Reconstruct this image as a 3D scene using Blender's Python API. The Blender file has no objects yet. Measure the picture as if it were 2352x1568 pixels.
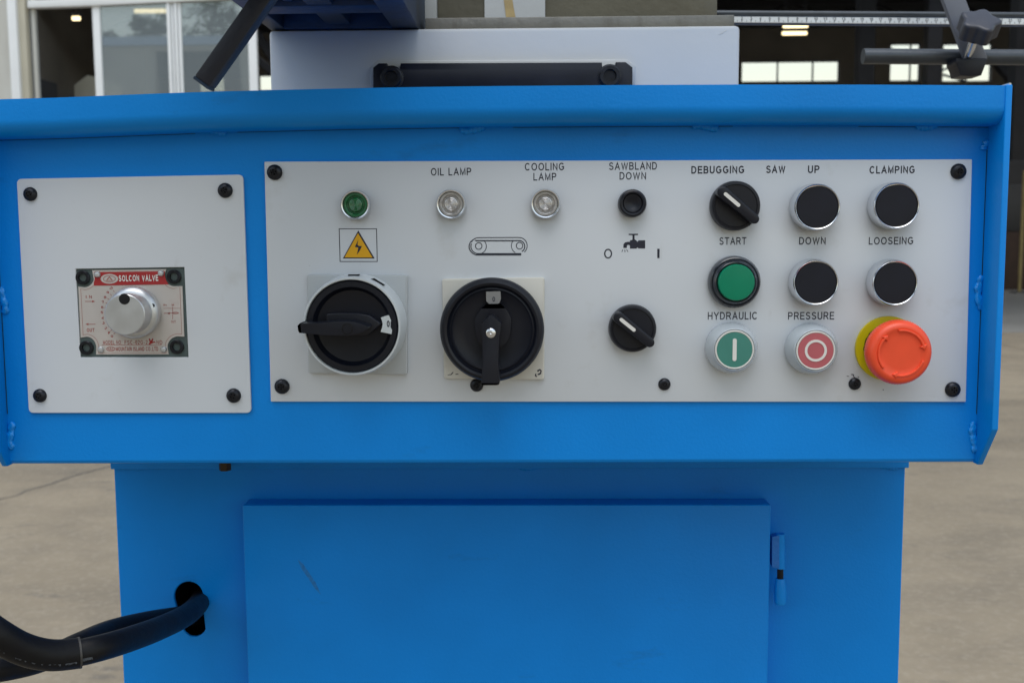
import bpy, bmesh, math, random
from mathutils import Vector, Matrix, noise
random.seed(7)
PI = math.pi
S = bpy.context.scene
C = S.collection

# ------------------------------------------------------------------ camera, sky, sun, exposure
F = 2450.0                       # focal length in pixels of a 2352 px wide picture
CAM = Vector((0.0, -0.655, 1.15))
YAW, PITCH, ROLL = math.radians(1.20), math.radians(6.0), math.radians(-0.36)
cy_, sy_, cp_, sp_ = math.cos(YAW), math.sin(YAW), math.cos(PITCH), math.sin(PITCH)
FW = Vector((-sy_*cp_, cy_*cp_, -sp_)); RT = Vector((cy_, sy_, 0)); UP = RT.cross(FW)
RT2 = RT*math.cos(ROLL) + UP*math.sin(ROLL); UP2 = UP*math.cos(ROLL) - RT*math.sin(ROLL)
cd = bpy.data.cameras.new('camera'); cam = bpy.data.objects.new('camera', cd); C.objects.link(cam)
cam.matrix_world = Matrix(((RT2.x, UP2.x, -FW.x, CAM.x), (RT2.y, UP2.y, -FW.y, CAM.y), (RT2.z, UP2.z, -FW.z, CAM.z), (0, 0, 0, 1)))
cd.sensor_width = 36; cd.lens = F/2352*36
cd.clip_start = 0.02; cd.clip_end = 500
cd.dof.use_dof = True; cd.dof.focus_distance = 0.66; cd.dof.aperture_fstop = 17
S.camera = cam

SUN_EL, SUN_AZ = math.radians(70), math.radians(190)    # azimuth: 0 = +y (behind the machine), 180 = behind the camera
w = bpy.data.worlds.new('World'); S.world = w; w.use_nodes = True
nt = w.node_tree; nt.nodes.clear()
sky = nt.nodes.new('ShaderNodeTexSky'); sky.sky_type = 'NISHITA'; sky.sun_disc = False
sky.sun_elevation = SUN_EL; sky.sun_rotation = SUN_AZ
sky.air_density = 2.1; sky.dust_density = 1.0; sky.ozone_density = 1.0
bg = nt.nodes.new('ShaderNodeBackground'); bg.inputs[1].default_value = 0.14
wo = nt.nodes.new('ShaderNodeOutputWorld')
hs = nt.nodes.new('ShaderNodeHueSaturation'); hs.inputs['Saturation'].default_value = .6   # overcast: the blue is veiled by cloud
nt.links.new(sky.outputs[0], hs.inputs['Color']); nt.links.new(hs.outputs[0], bg.inputs[0]); nt.links.new(bg.outputs[0], wo.inputs[0])
sd = bpy.data.lights.new('sun', 'SUN'); sd.energy = 1.1; sd.angle = math.radians(50); sd.color = (1, .97, .93)
so = bpy.data.objects.new('sun', sd); C.objects.link(so)
sdir = Vector((math.sin(SUN_AZ)*math.cos(SUN_EL), math.cos(SUN_AZ)*math.cos(SUN_EL), math.sin(SUN_EL)))
so.rotation_euler = (-sdir).to_track_quat('-Z', 'Y').to_euler()
S.view_settings.view_transform = 'Standard'; S.view_settings.look = 'None'
S.view_settings.exposure = 0.38; S.view_settings.gamma = 1
S.cycles.use_denoising = True
S.cycles.max_bounces = 8; S.cycles.transparent_max_bounces = 16
S.cycles.caustics_reflective = False; S.cycles.caustics_refractive = False

# ------------------------------------------------------------------ measuring helpers
def P(u, v, y=0.0):
    """point of the vertical plane at depth y that is seen at u, v of the 2352 x 1568 photograph"""
    d = FW*F + RT2*(u-1176) + UP2*(784-v)
    t = (y-CAM.y)/d.y
    q = CAM + d*t
    return Vector((q.x, y, q.z))
def PZ(u, v, z=0.0):
    d = FW*F + RT2*(u-1176) + UP2*(784-v)
    return CAM + d*((z-CAM.z)/d.z)
def Z(ox, oy, s):
    return lambda x, y: ((ox+x/s)/1.30612, (oy+y/s)/1.30612)
def px(n, y=0.0):
    return n*(y-CAM.y)/F

# ------------------------------------------------------------------ materials
def new_mat(name):
    m = bpy.data.materials.new(name); m.use_nodes = True
    return m, m.node_tree, m.node_tree.nodes['Principled BSDF']
def mat(name, col, rough=.5, metal=0, var=.06, scale=30, bump=0, bscale=300, spec=.5, coat=0, rvar=.1, emis=None, detail=4, bdist=.001):
    m, t, b = new_mat(name)
    b.inputs['Metallic'].default_value = metal
    b.inputs['Specular IOR Level'].default_value = spec
    b.inputs['Coat Weight'].default_value = coat; b.inputs['Coat Roughness'].default_value = .15
    tc = t.nodes.new('ShaderNodeTexCoord')
    n = t.nodes.new('ShaderNodeTexNoise'); n.inputs['Scale'].default_value = scale; n.inputs['Detail'].default_value = detail
    t.links.new(tc.outputs['Object'], n.inputs['Vector'])
    r = t.nodes.new('ShaderNodeValToRGB')
    r.color_ramp.elements[0].position = .3; r.color_ramp.elements[1].position = .7
    r.color_ramp.elements[0].color = tuple(max(0, c*(1-var)) for c in col)+(1,)
    r.color_ramp.elements[1].color = tuple(min(1, c*(1+var)) for c in col)+(1,)
    t.links.new(n.outputs['Fac'], r.inputs['Fac']); t.links.new(r.outputs[0], b.inputs['Base Color'])
    mr = t.nodes.new('ShaderNodeMapRange'); mr.inputs['To Min'].default_value = max(.02, rough-rvar); mr.inputs['To Max'].default_value = min(1, rough+rvar)
    t.links.new(n.outputs['Fac'], mr.inputs['Value']); t.links.new(mr.outputs[0], b.inputs['Roughness'])
    if bump:
        n2 = t.nodes.new('ShaderNodeTexNoise'); n2.inputs['Scale'].default_value = bscale; n2.inputs['Detail'].default_value = 3
        t.links.new(tc.outputs['Object'], n2.inputs['Vector'])
        bp = t.nodes.new('ShaderNodeBump'); bp.inputs['Strength'].default_value = bump; bp.inputs['Distance'].default_value = bdist
        t.links.new(n2.outputs['Fac'], bp.inputs['Height']); t.links.new(bp.outputs[0], b.inputs['Normal'])
    if emis:
        b.inputs['Emission Color'].default_value = tuple(emis[:3])+(1,); b.inputs['Emission Strength'].default_value = emis[3]
    return m

def add_grime(m, col, scale, lo, hi, amount, stretch=(1, 1, 1)):
    """blotches of dirt over the base colour"""
    t = m.node_tree; b = t.nodes['Principled BSDF']
    src = b.inputs['Base Color'].links[0].from_socket
    tc = t.nodes.new('ShaderNodeTexCoord'); mp = t.nodes.new('ShaderNodeMapping'); mp.inputs['Scale'].default_value = stretch
    t.links.new(tc.outputs['Object'], mp.inputs['Vector'])
    n = t.nodes.new('ShaderNodeTexNoise'); n.inputs['Scale'].default_value = scale; n.inputs['Detail'].default_value = 8; n.inputs['Roughness'].default_value = .65
    t.links.new(mp.outputs[0], n.inputs['Vector'])
    mr = t.nodes.new('ShaderNodeMapRange'); mr.inputs['From Min'].default_value = lo; mr.inputs['From Max'].default_value = hi
    mr.inputs['To Max'].default_value = amount
    t.links.new(n.outputs['Fac'], mr.inputs['Value'])
    mx = t.nodes.new('ShaderNodeMix'); mx.data_type = 'RGBA'
    t.links.new(mr.outputs[0], mx.inputs[0]); t.links.new(src, mx.inputs[6]); mx.inputs[7].default_value = tuple(col)+(1,)
    t.links.new(mx.outputs[2], b.inputs['Base Color'])

BLUE = (0.0008, 0.236, 0.73)
M = {}
M['blue'] = mat('blue_paint', BLUE, .40, var=.06, scale=11, bump=.22, bscale=520, bdist=.0006, rvar=.10, spec=.26)
add_grime(M['blue'], (.01, .07, .2), 14, .62, .82, .5, (1, 1, 3))
add_grime(M['blue'], (.03, .30, .72), 90, .68, .74, .4, (1, 1, 1))
add_grime(M['blue'], (.02, .05, .12), 170, .72, .78, .55, (.35, 1, 1))
M['blue2'] = mat('blue_paint_rough', (0.006, .15, .52), .5, var=.1, scale=60, bump=.6, bscale=160, bdist=.002)
M['weld'] = mat('painted_weld', (0.002, 0.26, 0.76), .18, var=.1, scale=150, bump=.9, bscale=420, bdist=.001)
M['plate'] = mat('white_plate', (.61, .645, .69), .42, var=.015, scale=8, bump=.05, bscale=900, bdist=.0003, rvar=.05)
add_grime(M['plate'], (.36, .34, .29), 26, .60, .86, .4)
add_grime(M['plate'], (.25, .24, .22), 230, .70, .80, .5)
add_grime(M['plate'], (.30, .29, .27), 60, .68, .78, .25, (1, 1, .25))
M['block'] = mat('white_machine_paint', (.46, .48, .49), .45, var=.03, scale=10, bump=.15, bscale=120, bdist=.001)
add_grime(M['block'], (.4, .36, .27), 16, .63, .8, .5, (1, 1, 1))
M['black'] = mat('black_plastic', (.006, .0075, .014), .36, spec=.35, var=.15, scale=40, bump=.15, bscale=900, bdist=.0003)
M['blackm'] = mat('black_matt_plastic', (.006, .007, .014), .5, spec=.3, var=.2, scale=60, bump=.1, bscale=1200, bdist=.0002)
M['rubber'] = mat('black_rubber', (.004, .004, .005), .5, spec=.28, var=.3, scale=50, bump=.3, bscale=300, bdist=.0006)
M['screw'] = mat('black_oxide', (.02, .022, .028), .33, metal=.6, var=.2, scale=400, bump=.2, bscale=900, bdist=.0003)
M['chrome'] = mat('chrome', (.72, .74, .77), .24, metal=1, var=.05, scale=60, rvar=.05)
M['satin'] = mat('satin_aluminium', (.62, .64, .66), .38, metal=.85, var=.05, scale=90, bump=.1, bscale=700, bdist=.0002)
M['ink'] = mat('ink', (.012, .014, .03), .5, var=.2, scale=500)
M['inkthin'] = mat('thin_ink', (.025, .03, .05), .5, var=.2, scale=500)
M['orange'] = mat('sign_orange', (.70, .36, .004), .45, var=.04, scale=60)
M['green'] = mat('green_lens', (.0, .20, .105), .3, var=.06, scale=40, coat=.05, spec=.3)
M['greend'] = mat('green_pilot', (.0, .13, .04), .12, var=.3, scale=200, coat=1)
M['clear'] = mat('clear_lens', (.50, .49, .49), .12, metal=.45, var=.2, scale=300, coat=1)
M['greens'] = mat('green_button', (.05, .22, .18), .35, var=.04, scale=80)
M['reds'] = mat('red_button', (.46, .11, .13), .35, var=.04, scale=80)
M['white'] = mat('white_print', (.72, .71, .68), .45, var=.03, scale=80)
M['boot'] = mat('clear_boot', (.42, .47, .51), .16, var=.05, scale=60, coat=.8)
M['bezel'] = mat('dark_rubber_bezel', (.030, .036, .048), .22, var=.2, scale=60, coat=.5)
M['estop'] = mat('estop_red', (.86, .080, .026), .36, var=.05, scale=60, bump=.06, bscale=500, bdist=.0004)
M['yellow'] = mat('yellow_disc', (.62, .50, .0), .45, var=.03, scale=40)
M['greyp'] = mat('grey_plastic', (.60, .64, .66), .4, var=.03, scale=30)
M['greyplate'] = mat('grey_switch_plate', (.44, .47, .49), .45, var=.03, scale=30)
M['cream'] = mat('cream_plastic', (.62, .61, .56), .45, var=.03, scale=30)
add_grime(M['cream'], (.3, .27, .2), 60, .6, .8, .5)
M['tag'] = mat('grey_tag', (.22, .22, .22), .5, var=.05, scale=80)
M['nameplate'] = mat('name_plate', (.58, .545, .52), .33, metal=.25, var=.04, scale=50)
add_grime(M['nameplate'], (.5, .36, .34), 60, .55, .8, .4)
M['rednp'] = mat('nameplate_red', (.36, .022, .025), .4, var=.06, scale=80)
M['redink'] = mat('red_ink', (.34, .08, .07), .5, var=.2, scale=300)
M['valve'] = mat('valve_body', (.07, .10, .10), .5, var=.2, scale=80, bump=.3, bscale=300)
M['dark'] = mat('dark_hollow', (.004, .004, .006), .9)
M['iron'] = mat('ground_steel', (.17, .165, .145), .5, metal=.35, var=.12, scale=25, bump=.5, bscale=220, bdist=.0008)
add_grime(M['iron'], (.07, .06, .045), 18, .5, .75, .6, (4, 4, .8))
M['iron2'] = mat('grey_cast_iron', (.15, .14, .105), .6, metal=.2, var=.12, scale=18, bump=.4, bscale=160, bdist=.001)
add_grime(M['iron2'], (.07, .06, .04), 10, .5, .75, .6, (1, 1, 4))
M['stain'] = mat('yellowed_paint', (.40, .30, .14), .55, var=.25, scale=60)
M['tape'] = mat('scale_tape', (.74, .77, .78), .4, var=.05, scale=40)
M['rod'] = mat('steel_rod', (.06, .068, .078), .34, metal=.4, var=.12, scale=50, bump=.2, bscale=300)
M['armgrey'] = mat('grey_arm', (.15, .16, .19), .5, var=.06, scale=60)
M['brass'] = mat('brass_nut', (.06, .04, .02), .5, metal=.6, var=.2, scale=200)
M['armblue'] = mat('shaded_blue_paint', (.012, .030, .062), .55, var=.6, scale=22, bump=.5, bscale=90, bdist=.002)  # blue darkened so the shade under the arm sits in the colour
M['lever'] = mat('black_lever', (.008, .011, .024), .45, var=.15, scale=40, bump=.2, bscale=300)
M['concrete'] = mat('concrete', (.275, .228, .165), .88, var=.14, scale=1.6, bump=.9, bscale=90, bdist=.004, spec=.25, detail=10)
add_grime(M['concrete'], (.15, .13, .105), 2.6, .45, .72, .6, (.7, 1.3, 1))
add_grime(M['concrete'], (.12, .11, .10), 7, .60, .70, .6, (.6, 1.5, 1))
add_grime(M['concrete'], (.38, .33, .26), 45, .50, .72, .5)
add_grime(M['concrete'], (.09, .08, .07), 150, .62, .72, .6)
M['joint'] = mat('joint_dirt', (.10, .09, .08), .95, var=.3, scale=20)
M['hallfloor'] = mat('hall_floor', (.22, .21, .19), .5, var=.12, scale=1.2)
M['wallp'] = mat('painted_wall', (.55, .55, .52), .8, var=.05, scale=3, bump=.2, bscale=30)
add_grime(M['wallp'], (.4, .37, .32), 2, .5, .8, .5, (1, 1, .3))
M['beige'] = mat('beige_render', (.50, .47, .38), .8, var=.05, scale=3)
M['alu'] = mat('white_aluminium', (.78, .80, .82), .4, var=.03, scale=3)
M['gasket'] = mat('grey_gasket', (.22, .23, .24), .6)
M['inner'] = mat('hall_inner_wall', (.42, .38, .32), .85, var=.2, scale=.5)
M['roof'] = mat('hall_roof', (.06, .06, .06), .8, var=.2, scale=.5)
M['steel'] = mat('dark_steel', (.045, .045, .05), .6, var=.2, scale=2)
M['bluesteel'] = mat('far_blue_steel', (.02, .07, .2), .5, var=.2, scale=2)
M['lamp'] = mat('tube_lamp', (.8, .75, .5), .5, emis=(1, .8, .45, 2.2))
M['yellowpole'] = mat('yellow_pole', (.30, .23, .09), .6, var=.2, scale=3)
M['rust'] = mat('rusty_red', (.05, .028, .02), .8, var=.3, scale=5)
M['farwall'] = mat('far_building_wall', (.60, .56, .47), .8, var=.08, scale=.4)
M['farroof'] = mat('far_building_roof', (.06, .13, .20), .6, var=.1, scale=.5)
M['bark'] = mat('bark', (.10, .075, .05), .9, var=.3, scale=8, bump=.5, bscale=20)
M['leaf'] = mat('leaf', (.05, .09, .035), .7, var=.4, scale=1.5)

def glass_mat(name, tint, fac, haze=0.0):
    m = bpy.data.materials.new(name); m.use_nodes = True; t = m.node_tree; t.nodes.clear()
    o = t.nodes.new('ShaderNodeOutputMaterial'); mx = t.nodes.new('ShaderNodeMixShader')
    tr = t.nodes.new('ShaderNodeBsdfTransparent'); tr.inputs[0].default_value = tint+(1,)
    g = t.nodes.new('ShaderNodeBsdfGlossy'); g.inputs['Roughness'].default_value = .02
    g.inputs['Color'].default_value = (.85, .93, 1, 1)
    n = t.nodes.new('ShaderNodeTexNoise'); n.inputs['Scale'].default_value = 1.3
    bp = t.nodes.new('ShaderNodeBump'); bp.inputs['Strength'].default_value = .02; bp.inputs['Distance'].default_value = .05
    t.links.new(n.outputs['Fac'], bp.inputs['Height']); t.links.new(bp.outputs[0], g.inputs['Normal'])
    mx.inputs[0].default_value = fac
    t.links.new(tr.outputs[0], mx.inputs[1]); t.links.new(g.outputs[0], mx.inputs[2])
    df = t.nodes.new('ShaderNodeBsdfDiffuse'); df.inputs[0].default_value = (.52, .60, .66, 1)     # dusty film, coloured bluish to stand in for reflected sky
    m2 = t.nodes.new('ShaderNodeMixShader'); m2.inputs[0].default_value = haze
    t.links.new(mx.outputs[0], m2.inputs[1]); t.links.new(df.outputs[0], m2.inputs[2]); t.links.new(m2.outputs[0], o.inputs[0])
    return m
M['glass'] = glass_mat('window_glass', (.74, .75, .72), .20, .24)
M['farglass'] = glass_mat('clerestory_glass', (1, 1, 1), .03)

# ------------------------------------------------------------------ object helpers
WP = {}
def place(o, loc, parent=None):
    loc = Vector(loc)
    if parent is not None:
        o.parent = parent; o.location = loc - WP[parent.name]
    else:
        o.location = loc
    WP[o.name] = loc
def thing(name, label, cat, loc, group=None):
    o = bpy.data.objects.new(name, None); C.objects.link(o); o.empty_display_size = .05
    place(o, loc); o['label'] = label; o['category'] = cat
    if group: o['group'] = group
    return o
def link(name, me, m, loc, parent=None, smooth=True, angle=35, label=None, kind=None):
    if m is not None:
        me.materials.clear(); me.materials.append(M[m] if isinstance(m, str) else m)
    if smooth:
        for p in me.polygons: p.use_smooth = True
        me.set_sharp_from_angle(angle=math.radians(angle))
    o = bpy.data.objects.new(name, me); C.objects.link(o); place(o, loc, parent)
    if label: o['label'] = label
    if kind: o['kind'] = kind
    return o
def copy_tree(o, loc, parent, label=None, rot=None):
    """a copy of a part with its sub-parts; the copies share the mesh data"""
    c = o.copy(); C.objects.link(c)
    if 'label' in c: del c['label']
    place(c, loc, parent)
    if label: c['label'] = label
    if rot is not None: c.rotation_euler = rot
    for ch in [x for x in bpy.data.objects if x.parent is o]:
        d = ch.copy(); C.objects.link(d); d.parent = c; WP[d.name] = Vector(loc)+ch.location
    return c
def bm_mesh(bm, name='m'):
    bmesh.ops.recalc_face_normals(bm, faces=bm.faces)
    me = bpy.data.meshes.new(name); bm.to_mesh(me); bm.free(); return me
def box_mesh(sx, sy, sz, bev=0, seg=2):
    bm = bmesh.new(); bmesh.ops.create_cube(bm, size=1)
    bmesh.ops.scale(bm, vec=(sx, sy, sz), verts=bm.verts)
    if bev: bmesh.ops.bevel(bm, geom=bm.edges[:], offset=bev, segments=seg, profile=.5, affect='EDGES')
    return bm_mesh(bm)
def box(name, x0, x1, y0, y1, z0, z1, m, parent=None, bev=0, **k):
    return link(name, box_mesh(abs(x1-x0), abs(y1-y0), abs(z1-z0), bev), m, ((x0+x1)/2, (y0+y1)/2, (z0+z1)/2), parent, **k)
def lathe_mesh(prof, seg=48, mod=None):
    """profile of (radius, height); the axis points towards the viewer (-y)"""
    bm = bmesh.new(); rings = []
    for i, (r, h) in enumerate(prof):
        if r < 1e-6:
            rings.append([bm.verts.new((0, -h, 0))])
        else:
            ring = []
            for k in range(seg):
                a = 2*PI*k/seg; rr = r*(mod(i, a) if mod else 1)
                ring.append(bm.verts.new((rr*math.cos(a), -h, rr*math.sin(a))))
            rings.append(ring)
    for a, b in zip(rings, rings[1:]):
        for k in range(seg):
            k2 = (k+1) % seg
            if len(a) == 1 and len(b) == 1: break
            if len(a) == 1: bm.faces.new((a[0], b[k], b[k2]))
            elif len(b) == 1: bm.faces.new((a[k], b[0], a[k2]))
            else: bm.faces.new((a[k], b[k], b[k2], a[k2]))
    return bm_mesh(bm)
def lathe(name, prof, loc, m, parent=None, seg=48, mod=None, **k):
    return link(name, lathe_mesh(prof, seg, mod), m, loc, parent, **k)
def curve_mesh(loops, thick=0.0, bev=0.0, bres=1):
    cu = bpy.data.curves.new('c', 'CURVE'); cu.dimensions = '2D'; cu.fill_mode = 'BOTH' if thick > 0 else 'FRONT'
    for lp in loops:
        sp = cu.splines.new('POLY'); sp.points.add(len(lp)-1)
        for p, q in zip(sp.points, lp): p.co = (q[0], q[1], 0, 1)
        sp.use_cyclic_u = True
    cu.extrude = max(0, thick/2-bev); cu.bevel_depth = bev; cu.bevel_resolution = bres; cu.offset = -bev
    o = bpy.data.objects.new('c', cu)
    C.objects.link(o)
    dg = bpy.context.evaluated_depsgraph_get()
    me = bpy.data.meshes.new_from_object(o.evaluated_get(dg))
    bpy.data.objects.remove(o); bpy.data.curves.remove(cu)
    me.transform(Matrix.Rotation(PI/2, 4, 'X'))
    return me
def solid_mesh(lp, thick, bev, bres=1):
    """solid plate with its front edge rounded"""
    pts = []
    for q in lp:
        if not pts or (Vector(q)-Vector(pts[-1])).length > 1e-5: pts.append(q)
    if (Vector(pts[0])-Vector(pts[-1])).length < 1e-5: pts.pop()
    bm = bmesh.new()
    A = [bm.verts.new((x, -thick/2, z)) for x, z in pts]; B = [bm.verts.new((x, thick/2, z)) for x, z in pts]; n = len(pts)
    f = bm.faces.new(A); bm.faces.new(B[::-1])
    for i in range(n): bm.faces.new((A[i], B[i], B[(i+1) % n], A[(i+1) % n]))
    bmesh.ops.recalc_face_normals(bm, faces=bm.faces)
    bmesh.ops.bevel(bm, geom=list(f.edges), offset=bev, segments=bres+1, profile=.5, affect='EDGES', clamp_overlap=True)
    return bm_mesh(bm)
def flat(name, loops, yf, thick, m, parent=None, bev=0.0, bres=1, rot=None, **k):
    """a plate of the given outline (x, z world), its front face at depth yf"""
    xs = [q[0] for q in loops[0]]; zs = [q[1] for q in loops[0]]
    cx, cz = (min(xs)+max(xs))/2, (min(zs)+max(zs))/2
    if bev and len(loops) == 1: me = solid_mesh([(q[0]-cx, q[1]-cz) for q in loops[0]], thick, bev, bres)
    else: me = curve_mesh([[(q[0]-cx, q[1]-cz) for q in lp] for lp in loops], thick, bev, bres)
    return link(name, me, m, (cx, yf+thick/2, cz), parent, **k)
def W(pts, y):
    """photo points -> (x, z) on the plane y"""
    out = []
    for u, v in pts:
        q = P(u, v, y); out.append((q.x, q.z))
    return out
def rrect(x0, x1, z0, z1, r, n=6):
    pts = []
    for cx, cz, a0 in ((x1-r, z1-r, 0), (x0+r, z1-r, 90), (x0+r, z0+r, 180), (x1-r, z0+r, 270)):
        for i in range(n+1):
            a = math.radians(a0+90*i/n); pts.append((cx+r*math.cos(a), cz+r*math.sin(a)))
    return pts
def circ(cx, cz, r, n=40, a0=0, a1=360):
    m = n if a1-a0 == 360 else n+1
    return [(cx+r*math.cos(math.radians(a0+(a1-a0)*i/n)), cz+r*math.sin(math.radians(a0+(a1-a0)*i/n))) for i in range(m)]
def stroke(pts, w, closed=False):
    """outline(s) of a line of width w"""
    P2 = [Vector(p) for p in pts]; n = len(P2); L, R = [], []
    for i in range(n):
        a = P2[(i-1) % n] if (closed or i > 0) else P2[i]
        b = P2[(i+1) % n] if (closed or i < n-1) else P2[i]
        d0 = (P2[i]-a); d1 = (b-P2[i])
        if d0.length < 1e-9: d0 = d1
        if d1.length < 1e-9: d1 = d0
        d0 = d0.normalized(); d1 = d1.normalized(); t = (d0+d1)
        t = t.normalized() if t.length > 1e-6 else d0
        nn = Vector((-t.y, t.x)); k = max(.4, nn.dot(Vector((-d0.y, d0.x))))
        L.append(tuple(P2[i]+nn*w/2/k)); R.append(tuple(P2[i]-nn*w/2/k))
    return [L, R] if closed else [L+R[::-1]]
def tube_mesh(pts, r, seg=16, cap=True):
    bm = bmesh.new(); rings = []; n = len(pts); pts = [Vector(p) for p in pts]
    up = Vector((0, 0, 1)); prev = None
    for i in range(n):
        t = (pts[min(i+1, n-1)]-pts[max(i-1, 0)]).normalized()
        if prev is None:
            a = t.cross(up); a = a.normalized() if a.length > .01 else Vector((1, 0, 0))
        else:
            a = (prev - t*prev.dot(t)).normalized()
        prev = a; b = t.cross(a); rr = r[i] if isinstance(r, (list, tuple)) else r
        rings.append([bm.verts.new(pts[i]+(a*math.cos(2*PI*k/seg)+b*math.sin(2*PI*k/seg))*rr) for k in range(seg)])
    for A, B in zip(rings, rings[1:]):
        for k in range(seg): bm.faces.new((A[k], A[(k+1) % seg], B[(k+1) % seg], B[k]))
    if cap: bm.faces.new(rings[0]); bm.faces.new(rings[-1][::-1])
    return bm_mesh(bm)
def tube(name, pts, r, m, parent=None, seg=16, **k):
    c = sum((Vector(p) for p in pts), Vector())/len(pts)
    return link(name, tube_mesh([Vector(p)-c for p in pts], r, seg), m, c, parent, **k)
def spline(pts, n=10):
    pts = [Vector(p) for p in pts]; q = [pts[0]*2-pts[1]]+pts+[pts[-1]*2-pts[-2]]; out = []
    for i in range(1, len(q)-2):
        for k in range(n):
            t = k/n; a, b, c, d = q[i-1], q[i], q[i+1], q[i+2]
            out.append(.5*((2*b)+(c-a)*t+(2*a-5*b+4*c-d)*t*t+(3*b-a-3*c+d)*t**3))
    out.append(pts[-1]); return out
def bar(name, a, b, wid, m, parent=None, **k):
    """square bar from a to b"""
    a, b = Vector(a), Vector(b); d = b-a
    me = box_mesh(wid, wid, d.length, wid*.08, 1)
    me.transform(d.to_track_quat('Z', 'Y').to_matrix().to_4x4())
    return link(name, me, m, (a+b)/2, parent, **k)
def ga(cx, cy, rx, ry, a0, a1, n=10): return [(cx+rx*math.cos(math.radians(a0+(a1-a0)*i/n)), cy+ry*math.sin(math.radians(a0+(a1-a0)*i/n))) for i in range(n+1)]
# plain narrow grotesque capitals: (width, strokes)
GL = {'A': (.66, [[(0, 0), (.33, 1), (.66, 0)], [(.12, .33), (.54, .33)]]),
 'B': (.56, [[(0, 0), (0, 1), (.32, 1)]+ga(.32, .765, .20, .235, 90, -90)+[(0, .53)], [(.32, .53)]+ga(.34, .265, .22, .265, 90, -90)+[(0, 0)]]),
 'C': (.66, [ga(.34, .5, .34, .5, 42, 318, 20)]), 'D': (.60, [[(0, 0), (0, 1), (.24, 1)]+ga(.24, .5, .36, .5, 88, -88, 14)+[(.24, 0), (0, 0)]]),
 'E': (.50, [[(.50, 1), (0, 1), (0, 0), (.52, 0)], [(0, .53), (.46, .53)]]), 'F': (.48, [[(.48, 1), (0, 1), (0, 0)], [(0, .5), (.42, .5)]]),
 'G': (.68, [ga(.35, .5, .35, .5, 42, 318, 20)+[(.66, .2), (.66, .47), (.38, .47)]]), 'H': (.58, [[(0, 0), (0, 1)], [(.58, 0), (.58, 1)], [(0, .52), (.58, .52)]]),
 'I': (.0, [[(0, 0), (0, 1)]]), 'L': (.44, [[(0, 1), (0, 0), (.44, 0)]]), 'M': (.68, [[(0, 0), (0, 1), (.34, .05), (.68, 1), (.68, 0)]]),
 'N': (.56, [[(0, 0), (0, 1), (.56, 0), (.56, 1)]]), 'O': (.72, [ga(.36, .5, .36, .5, 0, 360, 28)]),
 'P': (.56, [[(0, 0), (0, 1), (.30, 1)]+ga(.32, .73, .23, .27, 88, -88)+[(0, .46)]]),
 'R': (.60, [[(0, 0), (0, 1), (.34, 1)]+ga(.35, .74, .22, .26, 88, -88)+[(0, .48)], [(.30, .48), (.42, .36), (.60, 0)]]),
 'S': (.56, [ga(.28, .75, .25, .25, 20, 210, 12)+[(.16, .56), (.40, .47)]+ga(.28, .25, .28, .25, 40, -165, 12)]),
 'T': (.60, [[(0, 1), (.60, 1)], [(.30, 1), (.30, 0)]]), 'U': (.56, [[(0, 1), (0, .32)]+ga(.28, .30, .28, .30, 185, 355, 14)+[(.56, .32), (.56, 1)]]),
 'V': (.62, [[(0, 1), (.31, 0), (.62, 1)]]), 'W': (.92, [[(0, 1), (.23, 0), (.46, .97), (.69, 0), (.92, 1)]]), 'Y': (.62, [[(0, 1), (.31, .44), (.62, 1)], [(.31, .44), (.31, 0)]]),
 '0': (.46, [ga(.23, .5, .23, .5, 0, 360, 24)]), '1': (.22, [[(0, .76), (.22, 1), (.22, 0)]]), '2': (.48, [ga(.24, .74, .22, .26, 170, -35, 10)+[(0, 0), (.48, 0)]]),
 '3': (.46, [ga(.21, .76, .21, .24, 160, -90, 12), ga(.22, .26, .24, .26, 90, -160, 12)]), '4': (.50, [[(.38, 0), (.38, 1), (0, .28), (.52, .28)]]),
 '5': (.46, [[(.44, 1), (.08, 1), (.03, .54)]+ga(.21, .33, .25, .32, 120, -150, 12)]), '6': (.48, [[(.42, .92)]+ga(.24, .32, .24, .32, 160, 520, 20), ga(.30, .4, .30, .6, 80, 180, 8)]),
 '7': (.46, [[(0, 1), (.46, 1), (.14, 0)]]), '8': (.46, [ga(.23, .76, .20, .24, 0, 360, 18), ga(.23, .27, .23, .27, 0, 360, 18)]),
 '9': (.48, [ga(.24, .68, .24, .32, 0, 360, 18), ga(.18, .6, .30, .6, 0, -100, 8)]), '-': (.26, [[(0, .36), (.26, .36)]]), '.': (.0, [[(0, 0), (0, .1)]]), ',': (.04, [[(.04, .1), (0, -.12)]]), ' ': (.18, [])}
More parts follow.
